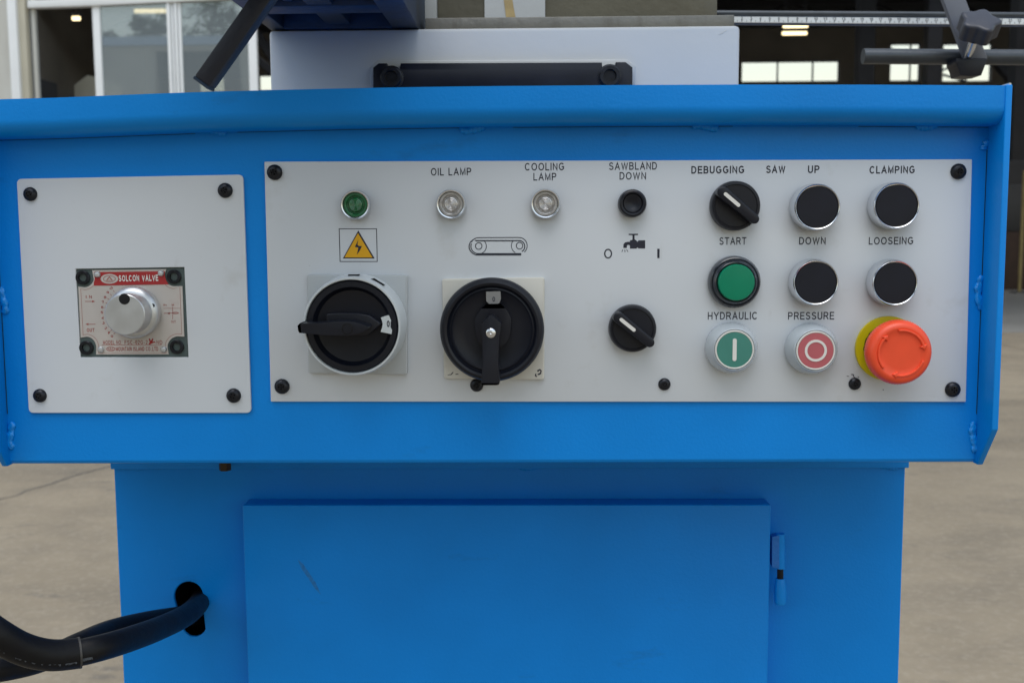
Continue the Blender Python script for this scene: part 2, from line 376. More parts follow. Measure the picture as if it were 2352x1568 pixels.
def text(s, u, v, wpx, hpx, yf, m, parent, name='lettering', rot=0, bold=0, wt=.148):
    """flat printed capitals, each stroke a thin strip"""
    t = wt+bold*2; x = 0; loops = []
    for ch in s:
        w_, st = GL.get(ch, GL[' '])
        for pl in st:
            cl = (Vector(pl[0])-Vector(pl[-1])).length < .01 and len(pl) > 4
            pp = [Vector((x+q[0], q[1])) for q in (pl[:-1] if cl else pl)]
            pp = [Vector((q.x, t/2+q.y*(1-t))) for q in pp]
            if not cl:
                d0 = (pp[0]-pp[1]).normalized(); d1 = (pp[-1]-pp[-2]).normalized()
                if ch in 'ABDEFHLPRTUY' or ch == 'I': pp[0] = pp[0]+d0*t*.5; pp[-1] = pp[-1]+(d1*t*.5 if ch in 'ELITHUFAY' else d1*t*.3)
            loops.append((stroke(pp, t, cl), cl))
        x += w_+t+.20
    me = bpy.data.meshes.new('t'); V, Fc = [], []
    for k, (lp, cl) in enumerate(loops):
        dz = -k*4e-6
        if cl: L_, R_l = lp
        else: n = len(lp[0])//2; L_, R_l = lp[0][:n], lp[0][n:][::-1]
        b = len(V); n = len(L_)
        V += [(p[0], p[1], -dz) for p in L_]+[(p[0], p[1], -dz) for p in R_l]
        for i in range(n if cl else n-1):
            j = (i+1) % n; Fc.append((b+i, b+n+i, b+n+j, b+j))
    me.from_pydata(V, [], Fc)
    xs = [q[0] for q in V]; x0, x1 = min(xs), max(xs)
    sx = px(wpx, yf)/(x1-x0); sy = px(hpx, yf)
    me.transform(Matrix.Rotation(PI/2, 4, 'X') @ Matrix.Rotation(rot, 4, 'Z') @ Matrix.Diagonal((sx, sy, 1, 1)) @ Matrix.Translation((-(x0+x1)/2, -.5, 0)))
    c = P(u, v, yf)
    return link(name, me, m, (c.x, yf, c.z), parent, smooth=False)

# ================================================================== CONTROL CONSOLE
YP = -0.002           # face of the white plates
LIP = -0.0215
ZT = P(1500, 196, LIP).z                    # top of the lip
XR = P(2256, 640, 0).x; XL = P(7, 780, 0).x   # inner faces of the cheeks
ZB = P(1176, 1064, 0).z                     # bottom edge of the front sheet
ZJ = P(1176, 293, 0).z                      # where the underside of the lip meets the sheet
console = thing('control_console', 'bright blue steel control console with white button panels on a cabinet pedestal', 'control panel', ((XL+XR)/2, .05, 0))

def prism_x(name, prof, x0, x1, m, parent, bev=0, **k):
    bm = bmesh.new(); A = [bm.verts.new((-(x1-x0)/2, a, b)) for a, b in prof]; B = [bm.verts.new(((x1-x0)/2, a, b)) for a, b in prof]
    bm.faces.new(A); bm.faces.new(B[::-1]); n = len(prof)
    for i in range(n): bm.faces.new((A[i], A[(i+1) % n], B[(i+1) % n], B[i]))
    if bev:
        bmesh.ops.recalc_face_normals(bm, faces=bm.faces)
        es = [e for e in bm.edges if len(e.link_faces) == 2 and e.calc_face_angle(0) > .6]
        bmesh.ops.bevel(bm, geom=es, offset=bev, segments=3, profile=.5, affect='EDGES')
    return link(name, bm_mesh(bm), m, ((x0+x1)/2, 0, 0), parent, **k)
# front sheet with bullnose lip, in one bent sheet
R_ = .0095
prof = [(LIP, ZT)]
for i in range(13):
    a = math.radians(90*i/12)
    prof.append((LIP+R_*1.15-R_*1.15*math.cos(a), ZJ+R_-R_*math.sin(a)))
prof += [(0.0, ZJ-.0002), (0.0, ZB+.0025), (0.0008, ZB+.0008), (.0025, ZB), (.10, ZB), (.10, ZB+.003), (.004, ZB+.003), (.004, ZJ+.004), (.03, ZJ+.004), (.03, ZT)]
def prism_sections(name, prof, xs, dz, m, parent, **k):
    """the profile swept through sections; the lip sags a little towards the left end, as the bent sheet does"""
    bm = bmesh.new(); xm = (xs[0]+xs[-1])/2; zmid = ZJ-.03; rings = []
    for x, d_ in zip(xs, dz):
        rings.append([bm.verts.new((x-xm, a, b+(d_ if b > zmid else 0))) for a, b in prof])
    bm.faces.new(rings[0]); bm.faces.new(rings[-1][::-1]); n = len(prof)
    for A, B in zip(rings, rings[1:]):
        for i in range(n): bm.faces.new((A[i], A[(i+1) % n], B[(i+1) % n], B[i]))
    return link(name, bm_mesh(bm), m, (xm, 0, 0), parent, **k)
us = [0, 120, 232, 330, 419, 520, 619, 760, 900, 1050, 1176, 1450, 1700, 2000, 2312]; vs = [229.5, 225, 220.5, 216.5, 213.2, 210, 207.5, 204, 201.3, 199, 197.8, 195.6, 194.5, 194.8, 196.5]
sx_l = [P(u, v, LIP).x for u, v in zip(us, vs)]; sz_l = [P(u, v, LIP).z-ZT for u, v in zip(us, vs)]
sx_l[0] = XL; sx_l[-1] = XR
body = prism_sections('front_sheet', prof, sx_l, sz_l, 'blue', console, angle=25)
box('top_cover', XL, XR, .0305, .14, ZT-.012, ZT-.009, 'blue', console)
box('back_cover', XL, XR, .14, .143, ZB, ZT-.009, 'blue', console)
# cheeks
def cheek(x0, x1, dzt):
    global ZTC
    ZTC = ZT+dzt
    zc = P(2293, 986, LIP).z
    pr = [(LIP-.001, ZTC+.0004), (.145, ZTC+.0004), (.145, ZB), (.002, ZB-.0006), (-.003, ZB-.0006), (LIP-.001, zc)]
    return prism_x('side_panel', pr, x0, x1, 'blue', console, bev=.0007, angle=30)
TH = .0038
cheek(XR, XR+TH, sz_l[-1]); cheek(XL-TH, XL, sz_l[0])
# off-white strip of an unpainted edge behind the right cheek
box('edge_strip', XR+TH, XR+TH+.0012, LIP+.004, .02, P(2310, 404, LIP).z, ZT, 'cream', console, label='thin cream unpainted strip on the right side edge')
# dark seam line, painted in to deepen the crease shade between tack welds
for i in range(len(sx_l)-1):
    if i in (4, 9, 12): continue
    tube('seam', [(sx_l[i], -.0003, ZJ+sz_l[i]-.0002), (sx_l[i+1], -.0003, ZJ+sz_l[i+1]-.0002)], .00028, 'dark', console, seg=6)
# dark seams between sheet and cheeks
box('seam', XR-.0004, XR-.0001, -.0004, .001, P(2250, 950, 0).z, P(2258, 345, 0).z, 'dark', console)
box('seam', XL+.0001, XL+.0004, -.0004, .001, P(20, 950, 0).z, P(2, 560, 0).z, 'dark', console)
# weld beads
def weld(x, z, length, wid, vertical=True, y=0.0, n=5, name='weld_bead', m='weld'):
    """a run of fused weld ripples"""
    bm = bmesh.new(); rows = 44; seg = 14; rings = []; ph = random.uniform(0, 6)
    for i in range(rows+1):
        t = i/rows; end = math.sqrt(max(0.02, 1-(2*t-1)**6)); w0 = wid*end*(.72+.22*abs(math.sin(PI*n*t+ph)))
        off = wid*.35*math.sin(t*5+ph); ring = []
        for k in range(seg):
            a = 2*PI*k/seg; p = Vector((math.cos(a), math.sin(a), t*length*260)); nz = noise.noise(p*1.3+Vector((ph, ph*3, 0)))
            rr = w0*(1+.30*nz); q = (off+rr*math.cos(a), .62*rr*math.sin(a), (t-.5)*length)
            if not vertical: q = (q[2], q[1], q[0])
            ring.append(bm.verts.new(q))
        rings.append(ring)
    for A, B in zip(rings, rings[1:]):
        for k in range(seg): bm.faces.new((A[k], A[(k+1) % seg], B[(k+1) % seg], B[k]))
    bm.faces.new(rings[0]); bm.faces.new(rings[-1])
    return link(name, bm_mesh(bm), m, (x, y, z), console, angle=70)
for (u, v, L) in ((2255, 672, 80), (2245, 1003, 74), (2254, 333, 24)):
    q = P(u, v, 0); weld(XR-.0015 if v > 0 else q.x, q.z, px(L), .0027, True, -.0003, 3)
for (u, v, L) in ((10, 690, 66), (24, 1000, 68), (4, 372, 20)):
    q = P(u, v, 0); weld(XL+.0018, q.z, px(L), .0027, True, -.0003, 3)
for u in (492, 1085, 1620, 2130):
    q = P(u, 300, 0); weld(q.x, ZJ-.0006, px(60), .0028, False, -.001, 6, m='blue')

# ---- pedestal cabinet below
YC = .130; YD = .111
pl0 = P(262, 1085, YC); pr0 = P(2079, 1085, YC)
zt = ZB-.001
hole_pts = []
zl = Z(0, 1300, 2.096)
for a in range(-20, 200, 15):
    hole_pts.append(zl(1186+90*math.cos(math.radians(a)), 1020-90*math.sin(math.radians(a))))
for a in range(200, 345, 15):
    hole_pts.append(zl(1222+76*math.cos(math.radians(a)), 1196-80*math.sin(math.radians(a))))
hole = W(hole_pts, YC)
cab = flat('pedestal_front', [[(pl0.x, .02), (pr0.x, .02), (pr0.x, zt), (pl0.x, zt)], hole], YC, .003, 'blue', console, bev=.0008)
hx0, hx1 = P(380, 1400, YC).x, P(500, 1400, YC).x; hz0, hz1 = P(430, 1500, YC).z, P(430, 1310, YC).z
box('hole_shade_box', hx0-.05, hx1+.05, YC+.06, YC+.062, hz0-.05, hz1+.05, 'dark', console)  # near-black box added behind the hole, painting its inside as deep shade
for x_ in (hx0, hx1): box('hole_shade_box', x_-.001, x_+.001, YC+.0035, YC+.0598, hz0-.02, hz1+.02, 'dark', console)
for z_ in (hz0, hz1): box('hole_shade_box', hx0+.0012, hx1-.0012, YC+.0035, YC+.0598, z_-.001, z_+.001, 'dark', console)
box('pedestal_side', pl0.x, pl0.x+.003, YC+.003, .42, .02, zt, 'blue', console)
box('pedestal_side', pr0.x-.003, pr0.x, YC+.003, .42, .02, zt, 'blue', console)
box('pedestal_back', pl0.x+.003, pr0.x-.003, .417, .42, .02, zt, 'blue', console)
box('pedestal_base', pl0.x-.01, pr0.x+.01, YC-.01, .43, 0.0, .02, 'steel', console)
zf = P(1176, 1076, YC-.004).z
box('top_flange', P(258, 1070, YC).x, P(2084, 1070, YC).x, YC-.004, YC-.0002, zf, zt+.0002, 'blue', console, bev=.0008)
weld(P(2040, 1080, YC).x, zf, px(50), .0022, False, YC-.001, 6, m='blue')
weld(P(300, 1080, YC).x, zf, px(70), .0015, False, YC-.001, 6, m='blue')
weld(P(1215, 1078, YC).x, zf, px(60), .0018, False, YC-.001, 5, m='blue')
# door
dl = P(556, 1157, YD).x; dr = P(1771, 1160, YD).x; dt = P(1176, 1159, YD).z
door = flat('cabinet_door', [rrect(dl, dr, .12, dt, .0012, 3)], YD, YC-YD-.0015, 'blue', console, bev=.0011, bres=2)
# dark scuff on the door
sc = Z(700, 1300, 2.0967)
flat('scuff_mark', [W([sc(405, 790), sc(440, 820), sc(480, 880), sc(520, 940), sc(550, 1010), sc(515, 975), sc(470, 905), sc(430, 850)], YD)], YD-.0001, .0001, mat('scuff', (.003, .17, .50), .5, var=.3, scale=300), door, smooth=False)
# hinge of the door: two knuckles and a dark pin
hz = Z(2200, 1550, 5.228)
hu = P(*hz(735, 260), YD+.004); hb = P(*hz(735, 800), YD+.004); hc = P(*hz(735, 960), YD+.004); he = P(*hz(735, 1370), YD+.004)
hg = tube('hinge', [hu, hb], px(12.5), 'blue', door, seg=20)
box('hinge_leaf', dr+.0002, hu.x, YD+.004, YD+.007, hb.z, hu.z, 'blue', hg) if False else None
flat('hinge_leaf', [W([hz(600, 300), hz(720, 275), hz(720, 800), hz(600, 770)], YD+.003)], YD+.001, .008, 'blue2', door)
tube('hinge_pin', [hb, hc], px(8.5), 'dark', door, seg=14)
kn = spline([hc, hc.lerp(he, .25), hc.lerp(he, .6), hc.lerp(he, .9), he], 6)
tube('hinge_knuckle', kn, [px(12+4.5*math.sin(PI*i/(len(kn)-1))) if i < len(kn)-2 else px(7) for i in range(len(kn))], 'blue', door, seg=20)
# brass nut under the box
q = P(517, 1072, YC-.012)
me = lathe_mesh([(0, -.003), (.0045, -.003), (.0045, .003), (.004, .0035), (0, .0035)], 6); me.transform(Matrix.Rotation(PI/2, 4, 'X'))
link('brass_nut', me, 'brass', (q.x, q.y, q.z+.001), console, label='small brown brass nut under the left of the box')

# ---- white plates
def plate(name, x0, x1, z0, z1, r, parent, holes=(), **k):
    return flat(name, [rrect(x0, x1, z0, z1, r, 5)]+list(holes), YP, .002, 'plate', parent, bev=.00035, **k)
a, b, c, d = P(608, 372, YP), P(2233, 366, YP), P(622, 922, YP), P(2218, 922, YP)
def quad_round(pts, r, n=5):
    """corners (x,z) in order, rounded"""
    out = []; m = len(pts)
    for i in range(m):
        p = Vector(pts[i]); p0 = Vector(pts[i-1]); p1 = Vector(pts[(i+1) % m])
        s = p+(p0-p).normalized()*r; e = p+(p1-p).normalized()*r
        for k in range(n+1):
            t = k/n; out.append(tuple(s*(1-t)**2+p*2*t*(1-t)+e*t*t))
    return out
main = flat('control_plate', [quad_round(W([(607, 371.5), (2233, 366), (2218.5, 922.5), (622, 922)], YP), .0006, 3)], YP, .002, 'plate', console, bev=.0003, label='wide white control plate with printed words')
vz = Z(200, 780, 4.9)
vhole = [vz(132, 130), vz(1728, 104), vz(1790, 1428), vz(203, 1428)]
lpl = flat('valve_plate', [quad_round(W([(38, 411), (558, 401), (577, 948), (66, 948)], YP), .0032, 6), W(vhole, YP)], YP, .002, 'plate', console, bev=.0003, label='square white plate around the valve knob')

# ---- words on the plate
YI = YP-.0001
words = [('OIL LAMP', 1036, 394.5, 92, 17), ('COOLING', 1250.5, 383, 89, 17), ('LAMP', 1251.5, 406, 52, 17), ('SAWBLAND', 1454, 381.5, 108, 17), ('DOWN', 1453.5, 404, 60, 17),
         ('CLAMPING', 2049, 390, 101, 17), ('START', 1683.5, 553.5, 61, 17), ('DOWN', 1866, 553, 60, 17), ('LOOSEING', 2046.5, 553, 100, 17),
         ('HYDRAULIC', 1682, 725, 112, 17.5), ('PRESSURE', 1863, 725, 105, 17.5), ('DEBUGGING', 1648.5, 390, 119, 17), ('SAW', 1782, 389, 43, 17), ('UP', 1869, 389, 26, 17)]
for s, u, v, wd, h in words:
    text(s, u, v, wd, h, YI, 'ink', main, bold=.016 if s in ('DEBUGGING', 'SAW', 'UP', 'CLAMPING') else 0)
def ink(loops_px, m='ink', parent=None, name='symbol', yf=YI, **k):
    return flat(name, [W(lp, yf) for lp in loops_px], yf, 0, m, parent or main, smooth=False, **k)
def zpts(z, pts): return [z(*p) for p in pts]
# big O and I beside the tap
t6 = Z(1780, 540, 6.03)
def ell(z, cx, cy, rx, ry, n=32): return [z(cx+rx*math.cos(2*PI*i/n), cy+ry*math.sin(2*PI*i/n)) for i in range(n)]
ink([ell(t6, 267, 1332, 73, 89), ell(t6, 267, 1332, 49, 65)], name='letter_o')
ink([zpts(t6, [(1157, 1243), (1198, 1243), (1198, 1412), (1157, 1412)])], name='letter_i')
tap = [(640, 972), (808, 972), (808, 995), (745, 998), (747, 1075), (775, 1090), (798, 1120), (818, 1092), (938, 1090), (938, 1238), (820, 1238), (795, 1218), (780, 1240), (662, 1240), (662, 1185), (640, 1172), (610, 1180), (604, 1228), (543, 1228), (545, 1165), (575, 1128), (620, 1118), (662, 1118), (662, 1092), (700, 1085), (708, 1075), (708, 998), (640, 995)]
ink([zpts(t6, tap)], name='tap_symbol')
for a_, b_ in (((535, 1258), (515, 1300)), ((570, 1258), (572, 1305)), ((603, 1258), (625, 1300))):
    ink([zpts(t6, [(a_[0]-6, a_[1]), (a_[0]+6, a_[1]), (b_[0]+6, b_[1]), (b_[0]-6, b_[1])])], 'inkthin', name='water_drop')
# high-voltage sign
t4 = Z(980, 540, 6.03)
ink([zpts(t4, [(219, 878), (908, 876), (921, 1480), (236, 1480)]), zpts(t4, [(232, 891), (895, 889), (908, 1467), (249, 1467)])], name='sign_frame')
ink([zpts(t4, [(572, 912), (868, 1420), (292, 1420)])], name='sign_triangle')
flat('sign_field', [W(zpts(t4, [(566, 960), (830, 1402), (322, 1400)]), YI-.0001)], YI-.0001, 0, 'orange', main, smooth=False)
flat('lightning_bolt', [W(zpts(t4, [(572, 1075), (556, 1168), (580, 1192), (638, 1196), (600, 1275), (545, 1352), (572, 1225), (510, 1210), (545, 1140)]), YI-.0002)], YI-.0002, 0, 'ink', main, smooth=False)
# band-saw symbol
t5 = Z(1380, 680, 9.8)
def sk(pts, w, closed=False, name='blade_line', m='inkthin'):
    wp = [(q[0], q[1]) for q in W(zpts(t5, pts), YI)]
    return flat(name, stroke(wp, w, closed), YI, 0, m, main, smooth=False)
def arc(cx, cy, rx, ry, a0, a1, n=20): return [(cx+rx*math.cos(math.radians(a0+(a1-a0)*i/n)), cy-ry*math.sin(math.radians(a0+(a1-a0)*i/n))) for i in range(n+1)]
lw = px(1.6)
sk(arc(540, 590, 235, 265, 150, 95, 8)+[(600, 322), (1700, 318)]+arc(1740, 560, 235, 240, 90, -50, 16), lw*1.2)
sk(arc(555, 580, 285, 255, 140, 235, 14)+[(480, 835)], lw*1.3)
sk([(440, 408), (1700, 408)]+arc(1730, 580, 175, 175, 80, -60, 10), lw*1.5)
sk(arc(550, 570, 230, 225, 160, 265, 14), lw*1.3)
sk([(520, 795), (1800, 795)], lw*1.8); sk([(480, 822), (1800, 822)], lw*1.8)
sk(arc(550, 575, 225, 225, 50, -65, 14), lw)
sk(arc(1740, 560, 230, 232, 145, 240, 14), lw)
sk(arc(550, 568, 95, 98, 0, 345, 28), lw*1.2, True); sk(arc(1750, 560, 95, 98, 0, 345, 28), lw*1.2, True)
teeth = []
bm = bmesh.new()
for i in range(46):
    x = 470+i*29
    for (yy, dy) in ((408, 26), (818, 32)):
        qs = W(zpts(t5, [(x-7, yy-10), (x+7, yy-10), (x+19, yy+dy), (x+9, yy+dy)]), YI-.0001)
        c0 = P(1143, 565, YI)
        bm.faces.new([bm.verts.new((q_[0]-c0.x, 0, q_[1]-c0.z)) for q_ in qs])
for i in range(14):
    a_ = math.radians(130+i*9); x, y = 555+285*math.cos(a_), 580-255*math.sin(a_)
    qs = W(zpts(t5, [(x-8, y-6), (x+8, y-6), (x-14, y+22), (x-24, y+18)]), YI-.0001)
    bm.faces.new([bm.verts.new((q_[0]-c0.x, 0, q_[1]-c0.z)) for q_ in qs])
link('blade_teeth', bm_mesh(bm), 'inkthin', (c0.x, YI-.0001, c0.z), main, smooth=False)
# small scratches and marks round the lower screw
t8 = Z(2500, 900, 5.228)
for pts in ([(210, 1185), (240, 1190), (246, 1200), (212, 1195)], [(275, 1160), (310, 1158), (325, 1170), (322, 1195), (350, 1215), (340, 1222), (308, 1195), (308, 1175), (280, 1172)], [(385, 1192), (408, 1210), (400, 1215), (382, 1200)], [(775, 1398), (790, 1400), (792, 1412), (776, 1412)]):
    ink([zpts(t8, pts)], 'inkthin', name='pen_mark')

# ---- black screws
sc_prof = [(0, 0), (.00475, 0), (.0047, .0008), (.0042, .0018), (.0032, .0025), (.0022, .0028), (.0018, .0028), (.0016, .0013), (0, .0011)]
def screw_at(u, v, r, first=[None], label=None):
    q = P(u, v, YP)
    if first[0] is None:
        o = lathe('screw', sc_prof, (q.x, YP, q.z), 'screw', console, seg=24, angle=50)
        # cross recess
        for k in range(2):
            cr = box('cross_slot', -.0026, .0026, -.0004, .0004, -.0005, .0005, 'dark', None)
            cr.parent = o; cr.location = (0, -.0026, 0); cr.rotation_euler = (0, math.radians(30+90*k), 0)
        first[0] = o; s = r/15.5*1.0; o.scale = (s, s, s)
    else:
        o = copy_tree(first[0], (q.x, YP, q.z), console); s = r/15.5; o.scale = (s, s, s)
        o.rotation_euler = (0, random.uniform(0, 1.5), 0)
    o['label'] = label
for u, v, r, L in ((631, 396, 15.5, 'black screw at the top left corner of the wide plate'), (2201, 394, 15.5, 'black screw at the top right corner of the wide plate'),
                   (648, 887, 15.5, 'black screw at the bottom left corner of the wide plate'), (2188, 894, 15.5, 'black screw at the bottom right corner of the wide plate'),
                   (1095, 884, 13.5, 'small black screw behind the end of the round switch handle'), (1526, 882, 12.5, 'small black screw left of the hydraulic start button'),
                   (1963, 881, 12.5, 'small black screw beside the yellow disc with pen marks above'), (70, 446, 14, 'black screw at the top left corner of the valve plate'),
                   (517.5, 437.5, 15, 'black screw at the top right corner of the valve plate'), (92, 908, 14, 'black screw at the bottom left corner of the valve plate'),
                   (537, 908, 15, 'black screw at the bottom right corner of the valve plate')):
    screw_at(u, v, r, label=L)

# ---- pilot lamps
def pilot(u, v, m, label):
    q = P(u, v, YP-.006)
    o = lathe('indicator_lamp', [(0, 0), (.0088, 0), (.0090, .0015), (.0089, .0052), (.0083, .0064), (.0077, .0062), (.0074, .0050), (.0073, .0025), (0, .0024)], (q.x, YP, q.z), 'chrome', console, seg=56, label=label)
    pr = []
    n = 34
    for i in range(n):
        r = .0072*(1-i/(n-1)); rip = .00018*math.sin(r/.0072*9*2*PI) if r < .0058 else 0
        h = .0048-.0020*(r/.0072)**2*0 - (.0016 if .0040 < r < .0058 else 0) + rip
        pr.append((r, h))
    lathe('lens', pr, (q.x, YP, q.z), m, o, seg=48, angle=180)
    return o
pilot(815.5, 470.5, 'greend', 'green indicator lamp above the lightning sign')
pilot(1035.5, 469, 'clear', 'clear indicator lamp under the words OIL LAMP')
pilot(1253, 468, 'clear', 'clear indicator lamp under the words COOLING LAMP')

# ---- chrome push buttons with black caps
first = None
for u, v, L in ((1878, 475.5, 'black chrome-rimmed push button between UP and DOWN'), (2060, 472.5, 'black chrome-rimmed push button under CLAMPING'),
                (1874.5, 649, 'black chrome-rimmed push button under DOWN'), (2056.5, 650, 'black chrome-rimmed push button under LOOSEING')):
    q = P(u, v, YP-.0115)
    if first is None:
        first = lathe('push_button', [(0, 0), (.0142, 0), (.0142, .003), (.0137, .0100), (.0134, .0112), (.0130, .0116), (.0126, .0113), (.0125, .0095), (0, .0095)], (q.x, YP, q.z), 'chrome', console, seg=72, label=L)
        lathe('cap', [(.0123, .0090), (.0123, .0108), (.0119, .0112), (.006, .01115), (0, .0111)], (q.x, YP, q.z), 'blackm', first, seg=64)
    else:
        copy_tree(first, (q.x, YP, q.z), console, L)

# ---- illuminated green START button in a black bezel
q = P(1690, 648.5, YP-.008)
st = lathe('push_button', [(0, 0), (.0157, 0), (.0159, .0012), (.0157, .0045), (.0150, .0060), (.0143, .0064), (.0138, .0058), (.0134, .0064), (.0128, .0078), (.0120, .0084), (.0112, .0078), (.0111, .005), (0, .005)], (q.x, YP, q.z), 'bezel', console, seg=72, label='green illuminated push button under the word START')
lathe('lens', [(.0109, .006), (.0109, .0102), (.0104, .0108), (.006, .0110), (0, .0111)], (q.x, YP, q.z), 'green', st, seg=64)

# ---- booted hydraulic / pressure buttons
for u, v, m, L, sym in ((1687.3, 803, 'greens', 'green push button with white stroke in clear boot under HYDRAULIC', 'I'), (1873.8, 805, 'reds', 'red push button with white ring in clear boot under PRESSURE', 'O')):
    H = .0135
    q = P(u, v, YP-H)
    o = lathe('push_button', [(0, 0), (.0158, 0), (.0159, .0022), (.0153, .0065), (.0142, .0098), (.0134, .0118), (.0129, .0128), (.0124, .0133), (.0120, .0130), (.01185, .0122), (0, .0120)], (q.x, YP, q.z), 'boot', console, seg=72, label=L)
    cp = lathe('cap', [(.0117, .0118), (.0117, .0134), (.0114, .0137), (.0109, .0136), (.0107, .0132), (0, .0133)], (q.x, YP, q.z), 'white', o, seg=64)
    lathe('cap_face', [(.0106, .0130), (.0106, .01345), (0, .01350)], (q.x, YP, q.z), m, o, seg=64)
    if sym == 'I':
        flat('cap_symbol', [rrect(q.x-.0012, q.x+.0012, q.z-.0068, q.z+.0068, .0011, 4)], YP-.01375, .0004, 'white', o)
    else:
        flat('cap_symbol', [circ(q.x, q.z, .0066, 48), circ(q.x, q.z, .0051, 48)], YP-.01375, .0004, 'white', o)

# ---- small black button
q = P(1453.4, 467, YP-.007)
o = lathe('push_button', [(0, 0), (.0083, 0), (.0085, .001), (.0084, .006), (.0079, .0074), (.0070, .0080), (.0061, .0078), (.0057, .0070), (.0055, .0045), (0, .0040)], (q.x, YP, q.z), 'black', console, seg=48, label='small black push button under SAWBLAND DOWN')
lathe('cap', [(.0054, .0044), (.0054, .0066), (.0046, .0066), (.003, .0055), (0, .0050)], (q.x, YP, q.z), 'black', o, seg=40)

# ---- selector knobs
def capsule(L0, L1, w0, w1, n=10):
    pts = [(L1+w1*math.cos(math.radians(a)), w1*math.sin(math.radians(a))) for a in [-90+180*i/n for i in range(n+1)]]
    pts += [(L0+w0*math.cos(math.radians(a)), w0*math.sin(math.radians(a))) for a in [90+180*i/n for i in range(n+1)]]
    return pts
def selector(u, v, ang, r, label):
    q = P(u, v, YP-.006)
    o = lathe('selector_knob', [(0, 0), (r, 0), (r*1.01, .0015), (r*.99, .0062), (r*.95, .0074), (r*.86, .0076), (r*.84, .0070), (0, .0070)], (q.x, YP, q.z), 'black', console, seg=72, label=label)
    me = solid_mesh(capsule(-r*.82, r*.84, .0034, .0028), .009, .0009, 2)
    me.transform(Matrix.Rotation(ang, 4, 'Y'))
    link('knob_handle', me, 'black', (q.x, YP-.0070-.0045, q.z), o)
    me = curve_mesh([capsule(-r*.70, -r*.02, .00105, .00105, 6)], .0003, 0)
    me.transform(Matrix.Rotation(ang, 4, 'Y'))
    link('white_pointer', me, 'white', (q.x, YP-.0161, q.z), o)
    return o
selector(1689.8, 472.7, math.radians(40), px(55.5), 'black selector knob under DEBUGGING with white pointer')
selector(1453.4, 754.6, math.radians(39), px(54.0), 'black selector knob under the tap symbol with white pointer')

# ---- emergency stop
q = P(2039.7, 800, YP-.002); qh = P(2068.3, 810.7, YP-.027)
es = lathe('emergency_stop', [(0, 0), (px(73.5), 0), (px(73.8), .0012), (px(73), .0022), (0, .0024)], (q.x, YP, q.z), 'yellow', console, seg=80, label='large red mushroom emergency stop on a yellow disc')
lathe('collar', [(.0125, .0022), (.0150, .0026), (.0150, .0125), (.013, .013), (.0130, .018), (0, .018)], (q.x, YP, q.z), 'black', es, seg=48, mod=lambda i, a: 1+.02*math.cos(30*a))
rh = px(74.3, YP-.022)
def kn_(i, a): return 1+(.010*math.cos(72*a) if 2 <= i <= 5 else 0)
head = lathe('mushroom_head', [(0, .0150), (rh*.80, .0148), (rh*.93, .0160), (rh*.985, .0180), (rh, .0205), (rh*.995, .0228), (rh*.96, .0252), (rh*.90, .0268), (rh*.82, .0276), (rh*.74, .0276), (rh*.70, .0272), (rh*.5, .0271), (0, .0270)], (qh.x*.55+q.x*.45, YP, qh.z*.55+q.z*.45), 'estop', es, seg=216, mod=kn_, angle=60)
hx, hzz = WP[head.name].x, WP[head.name].z
for k in range(3):
    a0 = 20+120*k; a1 = a0+80
    pts = circ(hx, hzz, rh*.735, 18, a0, a1)[::-1]
    inner = circ(hx, hzz, rh*.665, 18, a0, a1)
    ah = math.radians(a0); tip = (hx+rh*.70*math.cos(ah-.20), hzz+rh*.70*math.sin(ah-.20))
    arrow = pts + [(hx+rh*.80*math.cos(ah), hzz+rh*.80*math.sin(ah)), tip, (hx+rh*.58*math.cos(ah), hzz+rh*.58*math.sin(ah))] + inner
    flat('arrow_relief', [arrow], YP-.0285, .0014, 'estop', es, bev=.0004)

# ---- rotary main switch (grey ring)
z2 = Z(880, 800, 4.355)
YS = YP-.0035
def sw_plate(zz, pts, m, name, parent):
    return flat(name, [quad_round(W(zpts(zz, pts), YS), .0018, 4)], YS, .0035, m, parent, bev=.0007)
pp = sw_plate(z2, [(178, 98), (1495, 110), (1490, 1410), (195, 1392)], 'greyplate', 'rotary_switch', console)
pp['label'] = 'grey rotary main switch with its handle turned to the left'
YR = YP-.0215
c0 = P(*z2(762, 782), YR)
rr = px(650/4.355/1.306, YR)
lathe('lock_ring', [(rr*1.05, 0), (rr*1.04, .006), (rr*1.0, .012), (rr, .0170), (rr*.985, .0182), (rr*.955, .0182), (rr*.945, .0172), (rr*.94, .0110), (0, .0110)], (c0.x, YS, c0.z), 'greyp', pp, seg=96)
rb = rr*.935
lathe('dial', [(rb, .0112), (rb, .0165), (rb*.97, .0176), (rb*.86, .0176), (rb*.84, .0168), (rb*.78, .0135), (rb*.5, .0125), (0, .0122)], (c0.x, YS, c0.z), 'black', pp, seg=96)
def tagplate(pts, zz, y, m, parent, name='position_window', t=.0005):
    return flat(name, [W(zpts(zz, pts), y)], y, t, m, parent, smooth=False)
tagplate([(1142, 665), (1245, 632), (1275, 700), (1268, 790), (1290, 825), (1282, 880), (1215, 865), (1140, 850), (1158, 800), (1168, 750), (1158, 705)], z2, YS-.0182, 'greyp', pp, t=.005)
text('0', *z2(1240, 745), 6.5, 15, YS-.0184, 'ink', pp, bold=.02); flat('letter_stroke', [W(zpts(z2, [(1272, 715), (1282, 715), (1282, 790), (1272, 790)]), YS-.0184)], YS-.0184, 0, 'ink', pp, smooth=False)
# locking gaps in the ring
for pts, nm in (([(715, 102), (865, 100), (850, 120), (715, 118)], 'ring_slot'), ([(1005, 162), (1050, 152), (1190, 240), (1155, 252)], 'ring_slot')):
    tagplate(pts, z2, YR+.008, 'dark', pp, nm, t=.003)
